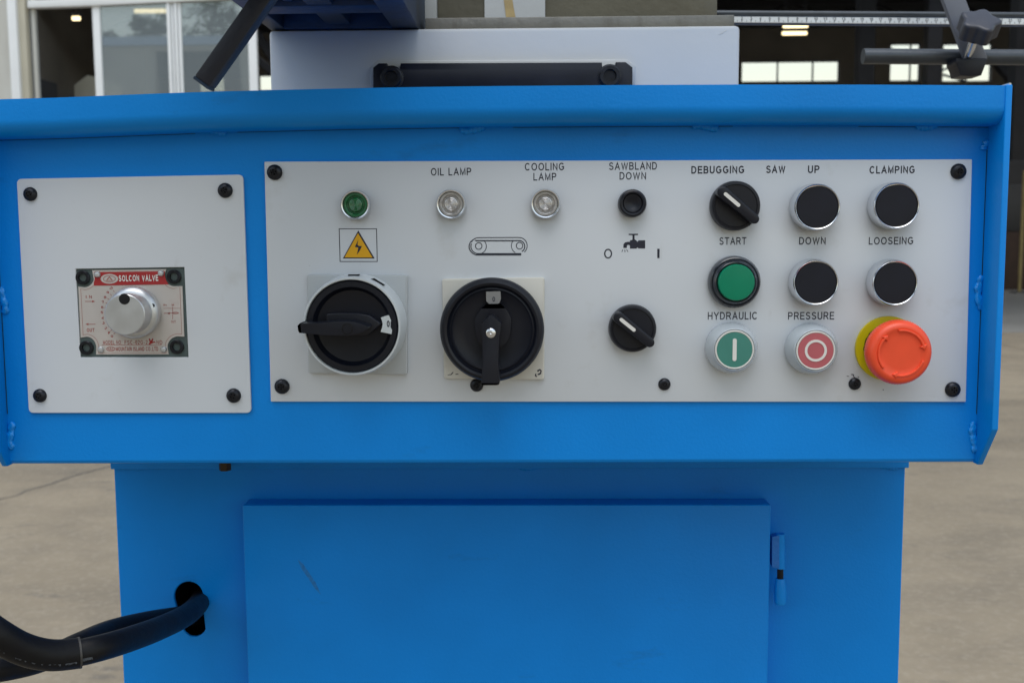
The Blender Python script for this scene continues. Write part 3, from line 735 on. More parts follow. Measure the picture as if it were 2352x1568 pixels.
# handle
def handle(zz, pts, y, thick, m, parent, r=.0012, name='handle', bev=.0012):
    return flat(name, [quad_round(W(zpts(zz, pts), y), r, 3)], y, thick, m, parent, bev=bev, bres=2)
handle(z2, [(430, 615), (640, 600), (860, 610), (1000, 640), (1150, 745), (960, 905), (760, 905), (440, 895)], YS-.0190, .0060, 'black', pp, name='handle_base')
hy = YS-.0355
handle(z2, [(58, 765), (85, 738), (250, 742), (560, 716), (740, 712), (860, 735), (1000, 795), (900, 860), (720, 902), (380, 893), (120, 868), (60, 860)], hy, .0150, 'black', pp, r=.002, bev=.0014)
qq = P(*z2(705, 808), hy)
lathe('centre_screw', [(.0034, 0), (.0034, .0004), (.0028, .0006), (.0024, -.0004), (0, -.0006)], (qq.x, hy, qq.z), 'dark', pp, seg=20)

# ---- cam switch (black rim)
z3 = Z(1300, 800, 4.126)
pq = sw_plate(z3, [(106, 150), (1378, 130), (1375, 1398), (130, 1385)], 'cream', 'rotary_switch', console)
pq['label'] = 'black rotary saw switch on a cream plate, handle pointing down'
YR2 = YP-.0145
c1 = P(*z3(724, 784), YR2); r2 = px(653/4.126/1.306, YR2)
lathe('dial', [(r2*.96, 0), (r2*.99, .003), (r2, .008), (r2*.985, .0105), (r2*.95, .0120), (r2*.90, .0125), (r2*.855, .0120), (r2*.84, .0108), (r2*.81, .0098), (r2*.78, .0102), (r2*.74, .0092), (r2*.5, .0085), (0, .0082)], (c1.x, YS, c1.z), 'black', pq, seg=96)
tagplate([(652, 310), (830, 305), (836, 400), (820, 445), (790, 462), (690, 460), (655, 425)], z3, YS-.0118, 'tag', pq, t=.003)
text('0', *z3(748, 400), 6, 11, YS-.0120, 'ink', pq)
handle(z3, [(590, 520), (650, 470), (840, 465), (900, 520), (970, 640), (940, 900), (840, 1000), (620, 1000), (540, 900), (505, 660)], YS-.0150, .007, 'black', pq, name='handle_base', r=.003, bev=.002)
hy2 = YS-.0285
handle(z3, [(590, 705), (715, 590), (842, 705), (815, 900), (800, 1200), (825, 1435), (800, 1465), (605, 1465), (590, 1430), (612, 1200), (605, 900)], hy2, .0150, 'black', pq, r=.0012, bev=.0014)
qq = P(*z3(712, 820), hy2)
lathe('centre_screw', [(.0028, 0), (.0028, .0004), (.0020, .0009), (.0006, .0009), (0, .0004)], (qq.x, hy2, qq.z), 'chrome', pq, seg=20)
for pts in ([(175, 1335), (215, 1330), (240, 1300), (250, 1305), (222, 1338), (178, 1342)], [(270, 1325), (300, 1322), (318, 1332), (280, 1334)],
            [(1255, 1350), (1262, 1325), (1275, 1320), (1272, 1345), (1290, 1355), (1275, 1364)],
            [(1285, 1280), (1320, 1262), (1342, 1285), (1335, 1325), (1305, 1342), (1285, 1330), (1300, 1322), (1322, 1310), (1325, 1290), (1312, 1282), (1300, 1300), (1290, 1300)]):
    flat('printed_mark', [W(zpts(z3, pts), YS-.0001)], YS-.0001, 0, 'ink', pq, smooth=False)

# ---- flow valve behind the left plate
YN = YP+.0006
vb = flat('flow_valve', [W([vz(120, 118), vz(1742, 92), vz(1804, 1440), vz(190, 1440)], YP+.0012)], YP+.0012, .0008, 'valve', console, label='aluminium flow valve knob with red lettered name plate')
def cc(cx, cy, rx, ry, a0, a1, n=8): return [vz(cx+rx*math.cos(math.radians(a0+(a1-a0)*i/n)), cy-ry*math.sin(math.radians(a0+(a1-a0)*i/n))) for i in range(n+1)]
def np_outline(s=0):
    pts = [vz(375+s, 150+s*.6)]+[vz(1465-s, 135+s*.6)]
    pts += cc(1585, 235, 150+s, 150+s, 160, 265)
    pts += [vz(1700-s, 383+s*.3), vz(1728-s, 1125-s)]
    pts += cc(1640, 1275, 158+s, 155+s, 92, 180)
    pts += [vz(1500-s, 1385-s*.6), vz(432+s, 1388-s*.6)]
    pts += cc(290, 1285, 145+s, 160+s, 5, 88)
    pts += [vz(205+s, 1140-s), vz(170+s, 390+s*.8)]
    pts += cc(255, 250, 150+s, 150+s, 272, 345)
    return pts
npl = flat('name_plate', [W(np_outline(0), YN)], YN, .0006, 'nameplate', vb)
YL = YN-.0001
def nink(loops, m='redink', name='printed_line', dy=0): return flat(name, [W(lp, YL-dy) for lp in loops], YL-dy, 0, m, npl if False else vb, smooth=False)
nink([np_outline(34), np_outline(39)], 'redink', 'red_border')
nink([[vz(405, 180), vz(1440, 165), vz(1445, 240), vz(1462, 300), vz(1500, 358), vz(400, 376), vz(398, 330), vz(412, 280)]], 'rednp', 'red_band', .0001)
nink([ell(vz, 628, 276, 130, 72)], 'nameplate', 'oval_logo', .0002)
nink([ell(vz, 628, 276, 92, 50), ell(vz, 628, 276, 84, 43)], 'redink', 'logo_ring', .0003)
nink([zpts(vz, [(628, 238), (672, 290), (655, 290), (628, 258), (601, 290), (584, 290)])], 'redink', 'logo_peak', .0003)
nink([zpts(vz, [(575, 296), (681, 294), (681, 302), (575, 304)])], 'redink', 'logo_bar', .0003)
text('SOLCON VALVE', *vz(1056, 265), 92, 14.5, YL-.0003, 'white', vb, bold=.03, rot=math.radians(.6))
text('I N', *vz(325, 540), 14, 7, YL, 'redink', vb, bold=.02); text('OUT', *vz(352, 1028), 18, 8.5, YL, 'redink', vb, bold=.02)
nink([zpts(vz, [(270, 603), (375, 603), (372, 590), (418, 608), (372, 624), (375, 611), (270, 611)])], name='arrow')
nink([zpts(vz, [(425, 938), (318, 938), (320, 925), (276, 943), (320, 958), (318, 946), (425, 946)])], name='arrow')
nums = [(655, 415, '10'), (605, 475, '9'), (565, 545, '8'), (535, 615, '7'), (522, 692, '6'), (518, 768, '5'), (525, 850, '4'), (540, 925, '3'), (575, 998, '2'), (612, 1065, '1'), (665, 1118, '0')]
for x, y, s in nums:
    a = math.atan2(980*0+770-y, x-980)
    text(s, *vz(x, y), 5.5 if len(s) == 1 else 8, 6, YL, 'redink', vb, bold=.02, rot=-(math.atan2(y-770, 980-x)) )
    dx, dy = (980-x), (770-y); L_ = math.hypot(dx, dy); dx /= L_; dy /= L_
    sx_, sy_2 = x+dx*38, y+dy*38
    nink([zpts(vz, [(sx_-dy*3, sy_2+dx*3), (sx_+dx*34-dy*3, sy_2+dy*34+dx*3), (sx_+dx*34+dy*3, sy_2+dy*34-dx*3), (sx_+dy*3, sy_2-dx*3)])], name='dial_tick')
# hydraulic symbol on the right
text('IN', *vz(1445, 660), 7, 4.5, YL, 'redink', vb); text('M', *vz(1560, 658), 5, 4.5, YL, 'redink', vb); text('OUT', *vz(1570, 905), 11, 5.5, YL, 'redink', vb)
nink([zpts(vz, [(1420, 706), (1680, 706), (1680, 710), (1420, 710)])], name='symbol_line')
nink([zpts(vz, [(1430, 778), (1650, 772), (1650, 780), (1430, 786)])], name='symbol_line')
nink([zpts(vz, [(1475, 782), (1515, 765), (1515, 800)])], name='symbol_arrow')
nink([zpts(vz, [(1555, 690), (1561, 690), (1561, 870), (1555, 870)])], name='symbol_line')
nink([ell(vz, 1600, 776, 42, 18), ell(vz, 1600, 776, 37, 13)], name='symbol_ring')
text('MODEL NO.', *vz(672, 1208), 44, 9.5, YL, 'redink', vb); text('FSC-02G-2', *vz(1020, 1208), 54, 9.5, YL, 'redink', vb); text('-ND', *vz(1350, 1208), 18, 9.5, YL, 'redink', vb)
nink([zpts(vz, [(515, 1242), (1395, 1248), (1395, 1254), (515, 1248)])], name='underline')
nink([zpts(vz, [(1205, 1155), (1225, 1150), (1235, 1190), (1260, 1150), (1275, 1155), (1262, 1200), (1300, 1195), (1300, 1208), (1250, 1225), (1225, 1242), (1200, 1240), (1222, 1205)])], 'rednp', name='stamped_digit', dy=.0001)
text('MOUNTAIN ISLAND CO.,LTD.', *vz(1040, 1305), 101, 10, YL, 'redink', vb, bold=.01)
nink([ell(vz, 648, 1305, 66, 34), ell(vz, 648, 1305, 58, 27)], name='seal_ring'); text('NAC', *vz(648, 1305), 14, 7, YL, 'redink', vb)
for x, y in ((455, 212), (1388, 195), (505, 1312), (1430, 1310)):
    q = P(*vz(x, y), YN)
    lathe('rivet', [(.0020, 0), (.0019, .0008), (.0013, .0015), (0, .0018)], (q.x, YN, q.z), 'satin', vb, seg=16)
for x, y in ((238, 258), (1578, 245), (290, 1288), (1618, 1275)):
    q = P(*vz(x, y), YN)
    lathe('socket_screw', [(.0044, -.003), (.0044, .0006), (.0040, .0010), (.0025, .0010), (.0023, -.001), (0, -.001)], (q.x, YN, q.z), 'screw', vb, seg=28)
# knob: wide collar, neck, cap
qb = P(*vz(980, 772), YN-.004)
rb_ = px(388/4.9/1.306, YN-.004); rc_ = px(308/4.9/1.306, YN-.018)
lathe('knob_collar', [(rb_*.98, 0), (rb_*1.0, .002), (rb_, .0045), (rb_*.97, .0056), (rb_*.9, .0068), (rc_*1.02, .0078), (0, .0078)], (qb.x, YN, qb.z), 'satin', vb, seg=72)
qc = P(*vz(885, 800), YN-.019)
cxn, czn = qb.x*.7+qc.x*.3, qb.z*.7+qc.z*.3
kb = lathe('valve_knob', [(rc_, .0078), (rc_*1.0, .0182), (rc_*.985, .0192), (rc_*.95, .0196), (rc_*.5, .0197), (0, .0197)], (cxn, YN, czn), 'satin', vb, seg=72)
qd = P(*vz(848, 572), YN-.0197)
lathe('dimple', [(.0033, 0), (.0033, .0002), (.0028, .0003), (0, .0002)], (qd.x, YN-.0197, qd.z), 'dark', vb, seg=24)
q = P(*vz(1215, 680), YN-.012)
lathe('set_screw', [(.0014, 0), (.0014, .001), (0, .001)], (q.x, YN-.006, q.z), 'dark', vb, seg=12)

# ================================================================== CABLES
def cable(name, pts, r, label, **k):
    o = tube(name, spline(pts, 12), r, 'rubber', None, seg=24); o['label'] = label; o['category'] = 'cable'; o['group'] = 'black hoses leaving the pedestal hole'
    return o
c1p = [P(466, 1352, .18), P(459, 1380, .135), P(430, 1410, .085), P(370, 1440, .03), P(300, 1466, -.015), P(230, 1487, -.045), P(170, 1500, -.055), P(110, 1503, -.065), P(50, 1488, -.075), P(-10, 1455, -.085), P(-80, 1405, -.09), P(-200, 1330, -.09), P(-330, 1290, -.06)]
A = cable('power_cable', c1p, .0078, 'thick black rubber hose in front, with faint white print')
# wrapped sleeve and its edge
fine = spline(c1p, 12)
sl = fine[int(12*5.9):]
tube('sleeve', sl, .0090, 'rubber', A, seg=28)
tube('sleeve_edge', fine[int(12*5.9)-1:int(12*5.9)+1], .0092, mat('sleeve_rim', (.045, .042, .038), .5), A, seg=28)
c2p = [P(452, 1425, .18), P(440, 1412, .14), P(400, 1416, .11), P(330, 1428, .075), P(250, 1448, .04), P(180, 1478, 0), P(110, 1510, -.02), P(40, 1530, -.035), P(-40, 1540, -.05), P(-200, 1540, -.06), P(-330, 1530, -.06)]
cable('power_cable', c2p, .0072, 'black rubber hose running behind and below the front one')
# print on the sleeve, follows the hose: small dashes
bm = bmesh.new()
seq = fine[int(12*5.4):int(12*9.4)]
for i in range(0, len(seq)-1):
    if i % 7 in (5, 6) or random.random() < .2: continue
    t = (seq[i+1]-seq[i]); n_ = (CAM-seq[i]).normalized(); u_ = t.cross(n_).normalized()
    if u_.z > 0: u_ = -u_
    base = seq[i]+(n_*.84+u_*.50).normalized()*(.0092 if i > 6 else .0080)
    wv = t.normalized()*.0004; hv = u_*.0016
    for s_ in (.15, .55):
        b0 = base+t*s_
        bm.faces.new([bm.verts.new(b0-wv-hv*random.uniform(.3, 1)-A.location), bm.verts.new(b0+wv-hv*random.uniform(.3, 1)-A.location), bm.verts.new(b0+wv+hv*random.uniform(.3, 1)-A.location), bm.verts.new(b0-wv+hv*random.uniform(.3, 1)-A.location)])
link('hose_print', bm_mesh(bm), mat('faded_print', (.045, .05, .055), .6), A.location.copy(), A, smooth=False)

# ================================================================== SAW BODY BEHIND THE CONSOLE
YB = .16
zt2 = P(1176, 64, YB).z
xb0, xb1 = P(619, 140, YB).x, P(1699, 140, YB).x
saw = thing('band_saw', 'white painted cast saw bed with black bolted plate and bare steel ledge', 'machine', ((xb0+xb1)/2, YB+.15, 0))
box('bed_block', xb0, xb1, YB, YB+.28, .05, zt2, 'block', saw, bev=.003)
box('bed_foot', xb0-.0, xb1+.0, YB+.265, YB+.60, 0, .05, 'steel', saw)
# black plate with notches for the two socket screws
YK = YB-.010
k2 = Z(750, 0, 2.904); k3 = Z(1500, 0, 2.904)
bp = zpts(k2, [(1072, 860), (1072, 590), (1120, 552), (1190, 552), (1202, 600), (1250, 592), (1302, 600), (1312, 552)]) + zpts(k3, [(888, 545), (892, 600), (955, 592), (1006, 600), (1010, 542), (1095, 542), (1155, 588), (1155, 860)])
flat('cover_plate', [W(bp, YK)], YK, .0098, 'black', saw, bev=.0006, label='black cover plate with notched top corners')
# light machined recess edge round the plate
ol = zpts(k2, [(1045, 880), (1050, 585), (1105, 530)]) + zpts(k3, [(1110, 520), (1178, 575), (1178, 880)])
flat('raised_pad', [W(ol, YB-.002)], YB-.0018, .0025, 'block', saw, bev=.001)
for (u, v) in (k2(1235, 680), k3(955, 668)):
    q = P(u, v, YK)
    lathe('socket_screw', [(.0078, -.004), (.0078, .0045), (.0072, .0052), (.0048, .0052), (.0046, .0015), (0, .0015)], (q.x, YK, q.z), 'screw', saw, seg=32)
    lathe('washer', [(.0088, .0), (.0088, .0012), (.0078, .0014)], (q.x, YK, q.z), 'screw', saw, seg=32)
box('steel_ledge', P(976, 50, YB+.01).x, P(1688, 50, YB+.01).x, YB+.012, YB+.26, zt2-.0005, P(1300, 38.5, YB+.012).z, 'iron', saw, bev=.0008)
zl_ = P(1300, 38.5, YB+.012).z
box('vise_block', P(1004, 10, YB+.06).x, P(1648, 10, YB+.06).x, YB+.06, YB+.24, zl_-.001, zl_+.16, 'iron2', saw, bev=.002)
box('painted_strip', P(1113, 10, YB+.058).x, P(1252, 10, YB+.058).x, YB+.0575, YB+.0595, zl_+.0005, zl_+.16, 'block', saw)
st_ = [P(x, y, YB+.057) for x, y in ((1157, 0), (1177, 0), (1180, 20), (1184, 40), (1162, 40), (1160, 22))]
flat('yellow_stain', [[(p.x, p.z) for p in st_]], YB+.0570, .0003, 'stain', saw, smooth=False)
box('white_upright', P(870, 10, YB+.055).x, P(1003, 10, YB+.055).x, YB+.055, YB+.2, zt2-.002, zt2+.2, 'block', saw, bev=.001)
flat('scratch', [W(zpts(k3, [(1900, 300), (1930, 280), (1985, 262), (1950, 285), (1915, 302)]), YB-.0002)], YB-.0002, 0, 'cream', saw, smooth=False)

# blue saw arm overhead: hollow underside with ribs
arm = bpy.data.objects.new('saw_arm', None); C.objects.link(arm); place(arm, (P(790, 60, YB).x, YB, zt2), saw); arm['label'] = 'shaded blue hollow saw arm with ribs above the white bed'
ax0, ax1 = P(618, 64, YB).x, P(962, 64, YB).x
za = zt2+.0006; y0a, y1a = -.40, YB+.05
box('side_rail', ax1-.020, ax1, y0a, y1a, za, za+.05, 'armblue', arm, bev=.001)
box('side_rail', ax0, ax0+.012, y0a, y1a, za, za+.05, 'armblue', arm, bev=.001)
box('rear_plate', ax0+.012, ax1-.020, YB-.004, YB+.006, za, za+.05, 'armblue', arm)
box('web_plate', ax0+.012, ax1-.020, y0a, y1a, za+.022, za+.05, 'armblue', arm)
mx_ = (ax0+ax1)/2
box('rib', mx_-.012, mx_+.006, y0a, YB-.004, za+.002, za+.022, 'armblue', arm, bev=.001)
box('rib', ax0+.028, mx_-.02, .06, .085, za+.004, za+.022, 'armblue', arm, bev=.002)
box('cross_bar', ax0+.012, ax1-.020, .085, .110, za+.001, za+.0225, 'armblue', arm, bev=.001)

# black lever
lt = P(457, 184, -.10); lu = P(669, -116, -.10)
dlv = (lu-lt); L = dlv.length
me = box_mesh(.0094, .011, L, .0009, 2)
ang = math.atan2(dlv.x, dlv.z)
lvr = thing('clamp_lever', 'black square steel lever slanting down left above the console', 'lever', lt)
me.transform(Matrix.Rotation(ang, 4, 'Y')); link('lever_bar', me, 'lever', (lt+lu)/2+Vector((0, .01, 0)), lvr)
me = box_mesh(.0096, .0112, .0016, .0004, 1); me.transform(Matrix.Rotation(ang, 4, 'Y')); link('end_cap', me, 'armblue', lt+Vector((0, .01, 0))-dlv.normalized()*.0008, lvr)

# ================================================================== MEASURING STOP
YM = .50
msr = thing('measuring_stop', 'white centimetre scale bar with grey stop arm and black star knob', 'measuring stop', P(2100, 60, YM))
a_ = P(1640, 31, YM); b_ = P(2600, 37, YM)
tube('rail_tube', [a_, b_], px(6.2, YM), 'rod', msr, seg=20)
tp = [(1664, 38.5), (2600, 45), (2600, 58.5), (1664, 51.5)]
tape = flat('scale_tape', [W(tp, YM-.004)], YM-.004, .004, 'tape', msr)
flat('rail_bar', [W([(1655, 37), (2600, 42.5), (2600, 61.5), (1655, 56)], YM)], YM, .006, 'bluesteel', msr)
k7 = 21.24; u0 = 1682.8
bm = bmesh.new(); c0 = P(2000, 45, YM-.0042)
for i in range(0, 42):
    for h in range(2):
        u = u0+i*k7+h*k7/2; vt = 39+(u-1664)*.0067; vb_ = 51.5+(u-1664)*.0072
        y0_, y1_ = (vt+6, vb_-1) if h == 0 else (vb_-5, vb_-1)
        w_ = .7 if h == 0 else .45
        qs = W([(u-w_, y0_), (u+w_, y0_), (u+w_, y1_), (u-w_, y1_)], YM-.0042)
        bm.faces.new([bm.verts.new((x-c0.x, 0, z-c0.z)) for x, z in qs])
link('scale_ticks', bm_mesh(bm), 'inkthin', (c0.x, YM-.0042, c0.z), tape, smooth=False)
for i in range(0, 32):
    u = u0+i*k7
    text(str(i+1), u, 42.5+(u-1664)*.0068, 4 if i < 9 else 8, 6.2, YM-.0042, 'inkthin', tape, name='scale_number')
z5 = Z(2500, 0, 4.112)
YA = .44
flat('stop_arm', [W(zpts(z5, [(1210, -380), (1495, -380), (1905, 727), (1625, 727)]), YA)], YA, .006, 'armgrey', msr, bev=.0006)
YRd = .46
r0 = P(*z5(365, 697), YRd); r1 = P(2600, 134, YRd); rad = px(17, YRd)
tube('stop_rod', [r0, r1], rad, 'rod', msr, seg=28)
flat('rod_clamp', [W(zpts(z5, [(1520, 722), (1905, 722), (1880, 800), (1860, 850), (1830, 930), (1700, 945), (1570, 935), (1545, 850), (1510, 780)]), YA-.008)], YA-.008, .024, 'black', msr, bev=.001)
# star knob
kc = P(*z5(1792, 330), YA-.026)
bmq = []
for i in range(100):
    a = 2*PI*i/100+.3; r = .0178*(1+.13*math.cos(5*a)); bmq.append((r*math.cos(a), r*math.sin(a)))
me = solid_mesh(bmq, .017, .003, 3)
T = Matrix.Rotation(math.radians(-47), 4, 'X') @ Matrix.Rotation(math.radians(8), 4, 'Y')
me.transform(T); link('star_knob', me, mat('knob_black', (.035, .037, .05), .32, var=.1, scale=60, bump=.1), kc, msr, angle=45)
axis = (T @ Vector((0, 1, 0)))
tube('knob_stem', [kc, kc+axis*.014], .0085, 'black', msr, seg=20)
tube('clamp_bolt', [kc+axis*.013, kc+axis*.036], .0042, 'chrome', msr, seg=16)

# ================================================================== GROUND
def slab(x0, x1, y0, y1, m='concrete', nx=0, name='concrete_slab'):
    o = box(name, x0+.008, x1-.008, y0+.008, y1-.008, -.12, 0, m, ground, bev=.006)
    return o
YF = 11.0     # face of the hall
bpy_g = box_mesh(160, 160, .1)
ground = link('ground', bpy_g, 'joint', (0, 0, -.066), None, kind='structure')
jy = [-42, -36, -30, -24, -18, -12, -6, .35, P(2340, 917, 0).y if False else PZ(2335, 917).y, YF]
xs_ = [-30, -20, -10.5, -1.6-2.7, 4.6, 12, 20, 30]
for j in range(len(jy)-1):
    for i in range(len(xs_)-1):
        slab(xs_[i], xs_[i+1], jy[j], jy[j+1])
# crack seen on the left
cr = [PZ(u, v, 0) for u, v in ((-60, 1163), (0, 1146), (40, 1137), (60, 1127), (120, 1110), (165, 1094), (215, 1080), (262, 1068), (330, 1050), (420, 1030))]
bm = bmesh.new(); L_, R2 = [], []
for i, p in enumerate(cr):
    d_ = (cr[min(i+1, len(cr)-1)]-cr[max(i-1, 0)]).normalized(); n_ = Vector((-d_.y, d_.x, 0)); wv = random.uniform(.004, .008)
    L_.append(bm.verts.new((p+n_*wv-cr[0]))); R2.append(bm.verts.new((p-n_*wv-cr[0])))
for i in range(len(cr)-1): bm.faces.new((L_[i], L_[i+1], R2[i+1], R2[i]))
me = bm_mesh(bm)
link('ground_crack', me, 'joint', (cr[0].x, cr[0].y, .0012), ground, smooth=False)

# ================================================================== FACTORY HALL
hall = thing('factory_hall', 'large dark factory hall with tall open front and bright far windows', 'building', (0, YF, 0))
HX0, HX1, HY1, HZ = -16, 26, 44, 9.5
box('hall_floor', HX0, HX1, YF+.02, HY1, -.1, .0, 'hallfloor', hall)
box('side_wall', HX0-.2, HX0, YF, HY1, 0, HZ, 'inner', hall); box('side_wall', HX1, HX1+.2, YF, HY1, 0, HZ, 'inner', hall)
sky_gaps = [(YF+1.5+4.6*i, YF+3.1+4.6*i) for i in range(5)]      # unseen roof openings, added to brighten the dark hall
ya = YF-.1
for g0, g1 in sky_gaps+[(HY1+.4, None)]:
    box('hall_roof', HX0-.3, HX1+.3, ya, g0, HZ+.002, HZ+.2, 'roof', hall)
    if g1: box('added_roof_opening', HX0-.3, HX1+.3, g0, g1, HZ+.08, HZ+.09, 'farglass', hall); ya = g1
YW = HY1
wins = [((1703, 141), (1928, 188), [1787, 1868]), ((2046, 100), (2113, 187), [2092]), ((2167, 100), (2277, 188), [2222]), ((593, 172), (690, 209), [640]), ((455, 176), (516, 212), [485]), ((1400, 150), (1600, 196), [1500]), ((800, 160), (1000, 203), [900])]
loops = [[(HX0, 0), (HX1, 0), (HX1, HZ), (HX0, HZ)]]
rects = []
for (a_, b_, ml) in wins:
    p0, p1 = P(a_[0], a_[1], YW), P(b_[0], b_[1], YW)
    rects.append((p0.x, p1.x, p1.z, p0.z, [P(m_, 160, YW).x for m_ in ml]))
    loops.append([(p0.x, p1.z), (p0.x, p0.z), (p1.x, p0.z), (p1.x, p1.z)])
flat('far_wall', loops, YW, .25, 'inner', hall, smooth=False)
for x0, x1, z0, z1, ml in rects:
    fr = flat('far_window', [[(x0, z0), (x1, z0), (x1, z1), (x0, z1)], [(x0+.05, z0+.05), (x0+.05, z1-.05), (x1-.05, z1-.05), (x1-.05, z0+.05)]], YW+.1, .06, 'bluesteel', hall)
    box('pane', x0+.04, x1-.04, YW+.125, YW+.131, z0+.04, z1-.04, 'farglass', fr)
    for mx in ml: box('mullion', mx-.035, mx+.035, YW+.095, YW+.124, z0+.05, z1-.05, 'bluesteel', fr)
# diagonal braces crossing the windows
def hb_(u0, v0, u1, v1, y, wd, m='bluesteel', name='roof_brace'): bar(name, P(u0, v0, y), P(u1, v1, y), wd, m, hall)
hb_(2040, 112, 2150, 148, 38, .09); hb_(2160, 163, 2210, 146, 38, .07); hb_(2165, 172, 2215, 186, 38, .07); hb_(2272, 118, 2352, 215, 36, .35, 'steel')
hb_(588, 78, 640, 150, 30, .25, 'steel'); hb_(588, 135, 640, 175, 28, .2, 'steel')
# columns and roof girders
for u, y in ((1985, 30), (2140, 34), (2345, 26), (655, 30), (1345, 40)):
    q = P(u, 160, y); box('column', q.x-.22, q.x+.22, y-.22, y+.22, 0, HZ, 'steel', hall)
for y in (16, 22, 28, 34, 40):
    box('roof_girder', HX0, HX1, y-.12, y+.12, HZ-1.0, HZ-.75, 'steel', hall); box('roof_girder', HX0, HX1, y-.08, y+.08, HZ-.2, HZ-.03, 'steel', hall)
    for i in range(14):
        x = HX0+i*3; bar('girder_web', (x, y, HZ-.87), (x+1.5, y, HZ-.1), .1, 'steel', hall); bar('girder_web', (x+1.5, y, HZ-.1), (x+3, y, HZ-.87), .1, 'steel', hall)
# front: wall on the left, sliding glazed window, tall opening to the right
def fq(name, pts, yf, t, m, parent, **k): return flat(name, [W(pts, yf)], yf, t, m, parent, **k)
z1 = Z(0, 0, 2.904)
fwl = P(20, 100, YF).x
flat('front_wall', [[(HX0, 0), (fwl, 0), (fwl, HZ), (HX0, HZ)]], YF, .25, 'wallp', hall)
zh = P(1176, -260, YF).z
xo = P(590, 100, YF).x
box('front_header', fwl, HX1, YF+.05, YF+.25, zh, HZ, 'wallp', hall)
box('front_wall', fwl, xo, YF+.02, YF+.22, 0, .95, 'wallp', hall)
def vstrip(name, x0z, x1z, yf, t, m, parent, ztop=None, zbot=.95):
    a0, a1 = P(*z1(x0z, 500), yf), P(*z1(x1z, 500), yf)
    t0, t1 = P(*z1(x0z, 0), yf), P(*z1(x1z, 0), yf)
    zt_ = ztop if ztop else zh
    return flat(name, [[(a0.x, zbot), (a1.x, zbot), (a1.x, zt_), (a0.x, zt_)]], yf, t, m, parent, bev=.004)
vstrip('corner_post', 82, 158, YF-.06, .12, 'alu', hall, zbot=0)
vstrip('wall_pier', 158, 238, YF-.01, .22, 'beige', hall, zbot=0)
vstrip('window_jamb', 238, 300, YF+.08, .12, 'gasket', hall); vstrip('window_jamb', 290, 318, YF+.05, .05, 'wallp', hall)
win = thing('sliding_window', 'white framed sliding window reflecting trees, left of the hall opening', 'window', (P(400, 100, YF).x, YF, .95))
ztr0, ztr1 = P(*z1(500, 30), YF).z, P(*z1(500, -40), YF).z
fq('top_rail', [z1(238, 70), z1(238, 5), z1(880, -22), z1(2240, -60), z1(2240, -20), z1(880, 48)], YF+.0, .10, 'alu', win, bev=.004)
flat('window_frame', [[(P(*z1(238, 500), YF).x, .93), (xo, .93), (xo, .99), (P(*z1(238, 500), YF).x, .99)]], YF, .12, 'alu', win)
ztop_ = P(*z1(1200, -40), YF+.04).z
vstrip('stile', 820, 885, YF+.03, .05, 'alu', win, ztop=ztop_)
for a_, b_, y_ in ((1465, 1492, .02), (1502, 1522, .035), (1530, 1552, .02), (1562, 1588, .035)): vstrip('stile', a_, b_, YF+y_, .04, 'alu', win, ztop=ztop_)
vstrip('stile_gasket', 1465, 1588, YF+.06, .02, 'gasket', win, ztop=ztop_)
vstrip('stile', 2165, 2238, YF+.03, .05, 'alu', win, ztop=ztop_)
for a_, b_ in ((880, 1470), (1582, 2170)):
    x0, x1 = P(*z1(a_, 500), YF+.05).x, P(*z1(b_, 500), YF+.05).x
    box('pane', x0, x1, YF+.05, YF+.056, .97, ztop_, 'glass', win, smooth=False)
# tube lamps under the roof
def lamp(u, v, y, wpx_, label):
    q = P(u, v, y); w_ = px(wpx_, y)
    t = thing('tube_lamp', label, 'lamp', q, 'tube lamps hanging in the dark hall')
    tube('tube', [(q.x-w_/2, y, q.z), (q.x+w_/2, y, q.z)], .045, 'lamp', t, seg=10)
    box('lamp_housing', q.x-w_/2-.03, q.x+w_/2+.03, y-.06, y+.06, q.z+.05, q.z+.11, 'steel', t)
    for s_ in (-.4, .4): bar('hanger', (q.x+w_*s_, y, q.z+.11), (q.x+w_*s_, y, HZ-.8), .015, 'steel', t)
lamp(1827, 60.5, 30, 54, 'upper warm tube lamp right of the white bed'); lamp(1825, 77, 30, 54, 'lower warm tube lamp right of the white bed')
lamp(345, 26, 22, 70, 'bright tube lamp behind the sliding window glass'); lamp(175, 43, 24, 16, 'small tube lamp seen through the open window')
# things standing in the hall
q = P(2351, 450, 18)
pl = thing('yellow_post', 'thin yellowish post standing in the hall at the right edge', 'post', (q.x, 18, 0)); tube('post_shaft', [(q.x, 18, 0), (q.x, 18, P(2351, 392, 18).z)], .03, 'yellowpole', pl, seg=12); box('post_foot', q.x-.12, q.x+.12, 17.88, 18.12, 0, .02, 'steel', pl)
def machine(u, y, w_, h_, m, label, d=1.2):
    x = P(u, 500, y).x; t = thing('factory_machine', label, 'machine', (x, y, 0))
    box('machine_bed', x-w_/2, x+w_/2, y-d/2, y+d/2, 0, h_*.55, m, t, bev=.03); box('machine_head', x-w_/2, x-w_/2+w_*.45, y-d/3, y+d/3, h_*.55, h_, 'steel', t, bev=.03)
    bar('machine_column', (x+w_*.3, y, h_*.55), (x+w_*.3, y, h_*.95), .12, 'steel', t)
machine(2352, 19.5, 2.4, 1.9, 'rust', 'low rusty red machine in the shade at the right edge'); machine(2420, 24, 3, 2.6, 'steel', 'dark machine deeper in the hall at the right')
machine(140, 19, 2.2, 3.9, 'inner', 'grey machine seen through the open window')
q0, q1 = P(170, 204, 12.6), P(236, 206, 12.6)
cab2 = thing('storage_cabinet', 'pale grey cabinet with sloping top inside the open window', 'cabinet', ((q0.x+q1.x)/2, 12.6, 0))
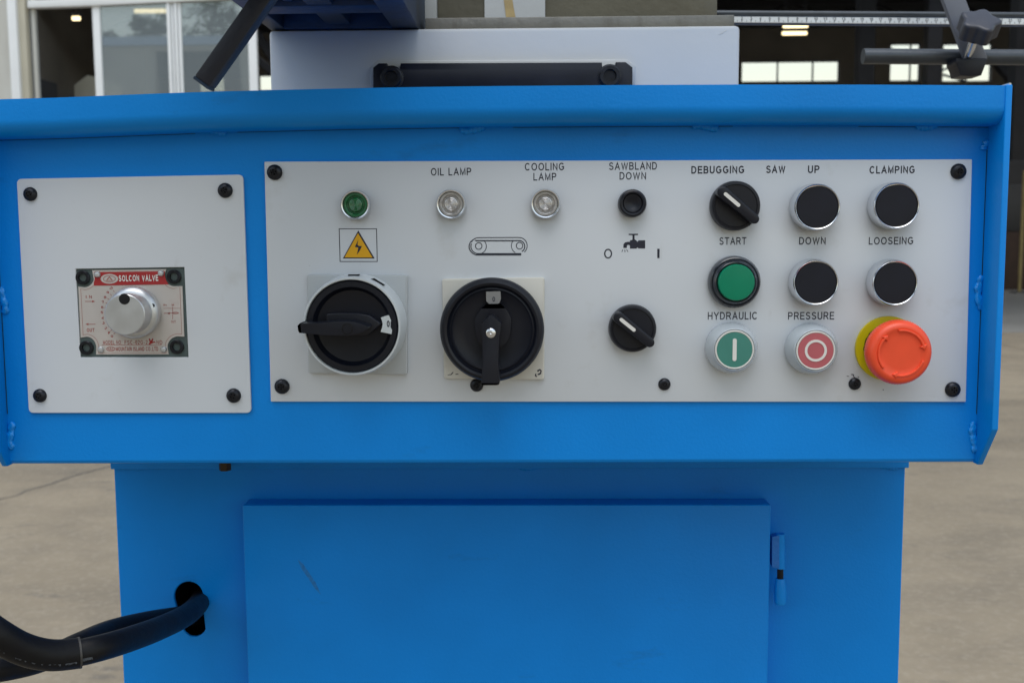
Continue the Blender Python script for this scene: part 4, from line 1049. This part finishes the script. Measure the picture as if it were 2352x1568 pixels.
flat('cabinet_body', [[(q0.x, 0), (q0.x, P(170, 196, 12.6).z), (P(200, 173, 12.6).x, P(200, 173, 12.6).z), (P(236, 182, 12.6).x, P(236, 182, 12.6).z), (q1.x, 0)]], 12.6, .6, 'beige', cab2, bev=.01)
flat('cabinet_door', [[(q0.x+.03, .1), (q0.x+.03, 1.6), (q1.x-.03, 1.6), (q1.x-.03, .1)]], 12.58, .02, 'gasket', cab2, bev=.004); machine(380, 26, 3.5, 3.2, 'inner', 'pale machine behind the sliding window glass')

# ================================================================== OPPOSITE SIDE OF THE YARD (seen only as a reflection in the panes)
oy = -24
def PM(u, v, y): return P(u, v, 2*(YF+.05)-y)       # where a thing behind the camera stands to be mirrored at u, v
opp = thing('warehouse', 'beige warehouse with blue roof across the yard, mirrored in the window', 'building', (PM(400, 100, oy).x, oy, 0))
ez = PM(400, 108, oy).z; d0, d1 = PM(362, 120, oy), PM(560, 186, oy)
ex0, ex1 = PM(-300, 100, oy).x, PM(1400, 100, oy).x
flat('front_wall', [[(ex0, 0), (ex1, 0), (ex1, ez), (ex0, ez)], [(d0.x, .01), (d0.x, d0.z), (d1.x, d0.z), (d1.x, .01)]], oy, .3, 'farwall', opp, smooth=False)
box('back_wall', ex0, ex1, oy-10, oy-9.8, 0, ez, 'farwall', opp); box('side_wall', ex0, ex0+.2, oy-9.8, oy-.01, 0, ez, 'farwall', opp); box('side_wall', ex1-.2, ex1, oy-9.8, oy-.01, 0, ez, 'farwall', opp)
bm = bmesh.new(); hw = (ex1-ex0)/2+.5; rz = PM(400, 84, oy-5).z-ez
V = [bm.verts.new(p) for p in ((-hw, .4, 0), (hw, .4, 0), (hw, -5, rz), (-hw, -5, rz), (-hw, -10.4, 0), (hw, -10.4, 0))]
for f_ in ((0, 1, 2, 3), (3, 2, 5, 4), (0, 3, 4), (1, 5, 2)): bm.faces.new([V[i] for i in f_])
link('roof', bm_mesh(bm), 'farroof', ((ex0+ex1)/2, oy, ez+.01), opp, smooth=False)
def tree(x, y, h, r, label, slim=1.0):
    t = thing('tree', label, 'tree', (x, y, 0), 'trees behind the warehouse')
    n = 9; pts = [(x+.1*math.sin(i), y+.1*math.cos(i*1.7), h*.95*i/(n-1)) for i in range(n)]
    tube('trunk', pts, [.22*(1-.85*i/(n-1)) for i in range(n)], 'bark', t, seg=8)
    bm = bmesh.new()
    clumps = []
    for k in range(46):
        zz = h*(.28+.70*(k/45)**.9); rr_ = r*(1-((zz/h-.35)/.75)**2 if zz/h > .35 else .8)*random.uniform(.35, 1); a = random.uniform(0, 2*PI)
        clumps.append((Vector((rr_*math.cos(a), rr_*math.sin(a), zz)), r*random.uniform(.18, .36)))
    for c_, cr_ in clumps:
        for j in range(48):
            d_ = Vector((random.gauss(0, 1), random.gauss(0, 1), random.gauss(0, 1))).normalized()*cr_*random.random()**.4
            p_ = c_+d_; a1 = Vector((random.gauss(0, 1), random.gauss(0, 1), random.gauss(0, 1))).normalized(); a2 = a1.orthogonal().normalized(); s_ = random.uniform(.10, .2)
            bm.faces.new([bm.verts.new(p_+a1*s_), bm.verts.new(p_+a2*s_*.6), bm.verts.new(p_-a1*s_), bm.verts.new(p_-a2*s_*.6)])
    link('crown', bm_mesh(bm), 'leaf', (x, y, 0), t, smooth=False, kind=None)
for u, v, r, L in ((250, 78, 1.6, 'low slim tree left of the row behind the warehouse roof'), (322, 34, 1.7, 'slim pointed tree mirrored in the left pane'), (362, 38, 1.5, 'slim tree beside the pointed one in the left pane'),
                   (478, -6, 3.0, 'tallest bushy tree, mirrored in the right pane'), (545, 30, 2.4, 'rounded tree right of the tallest one'), (720, 10, 3.0, 'wide tree at the near end of the row')):
    q = PM(u, v, oy-14); tree(q.x, oy-14, q.z, r, L)
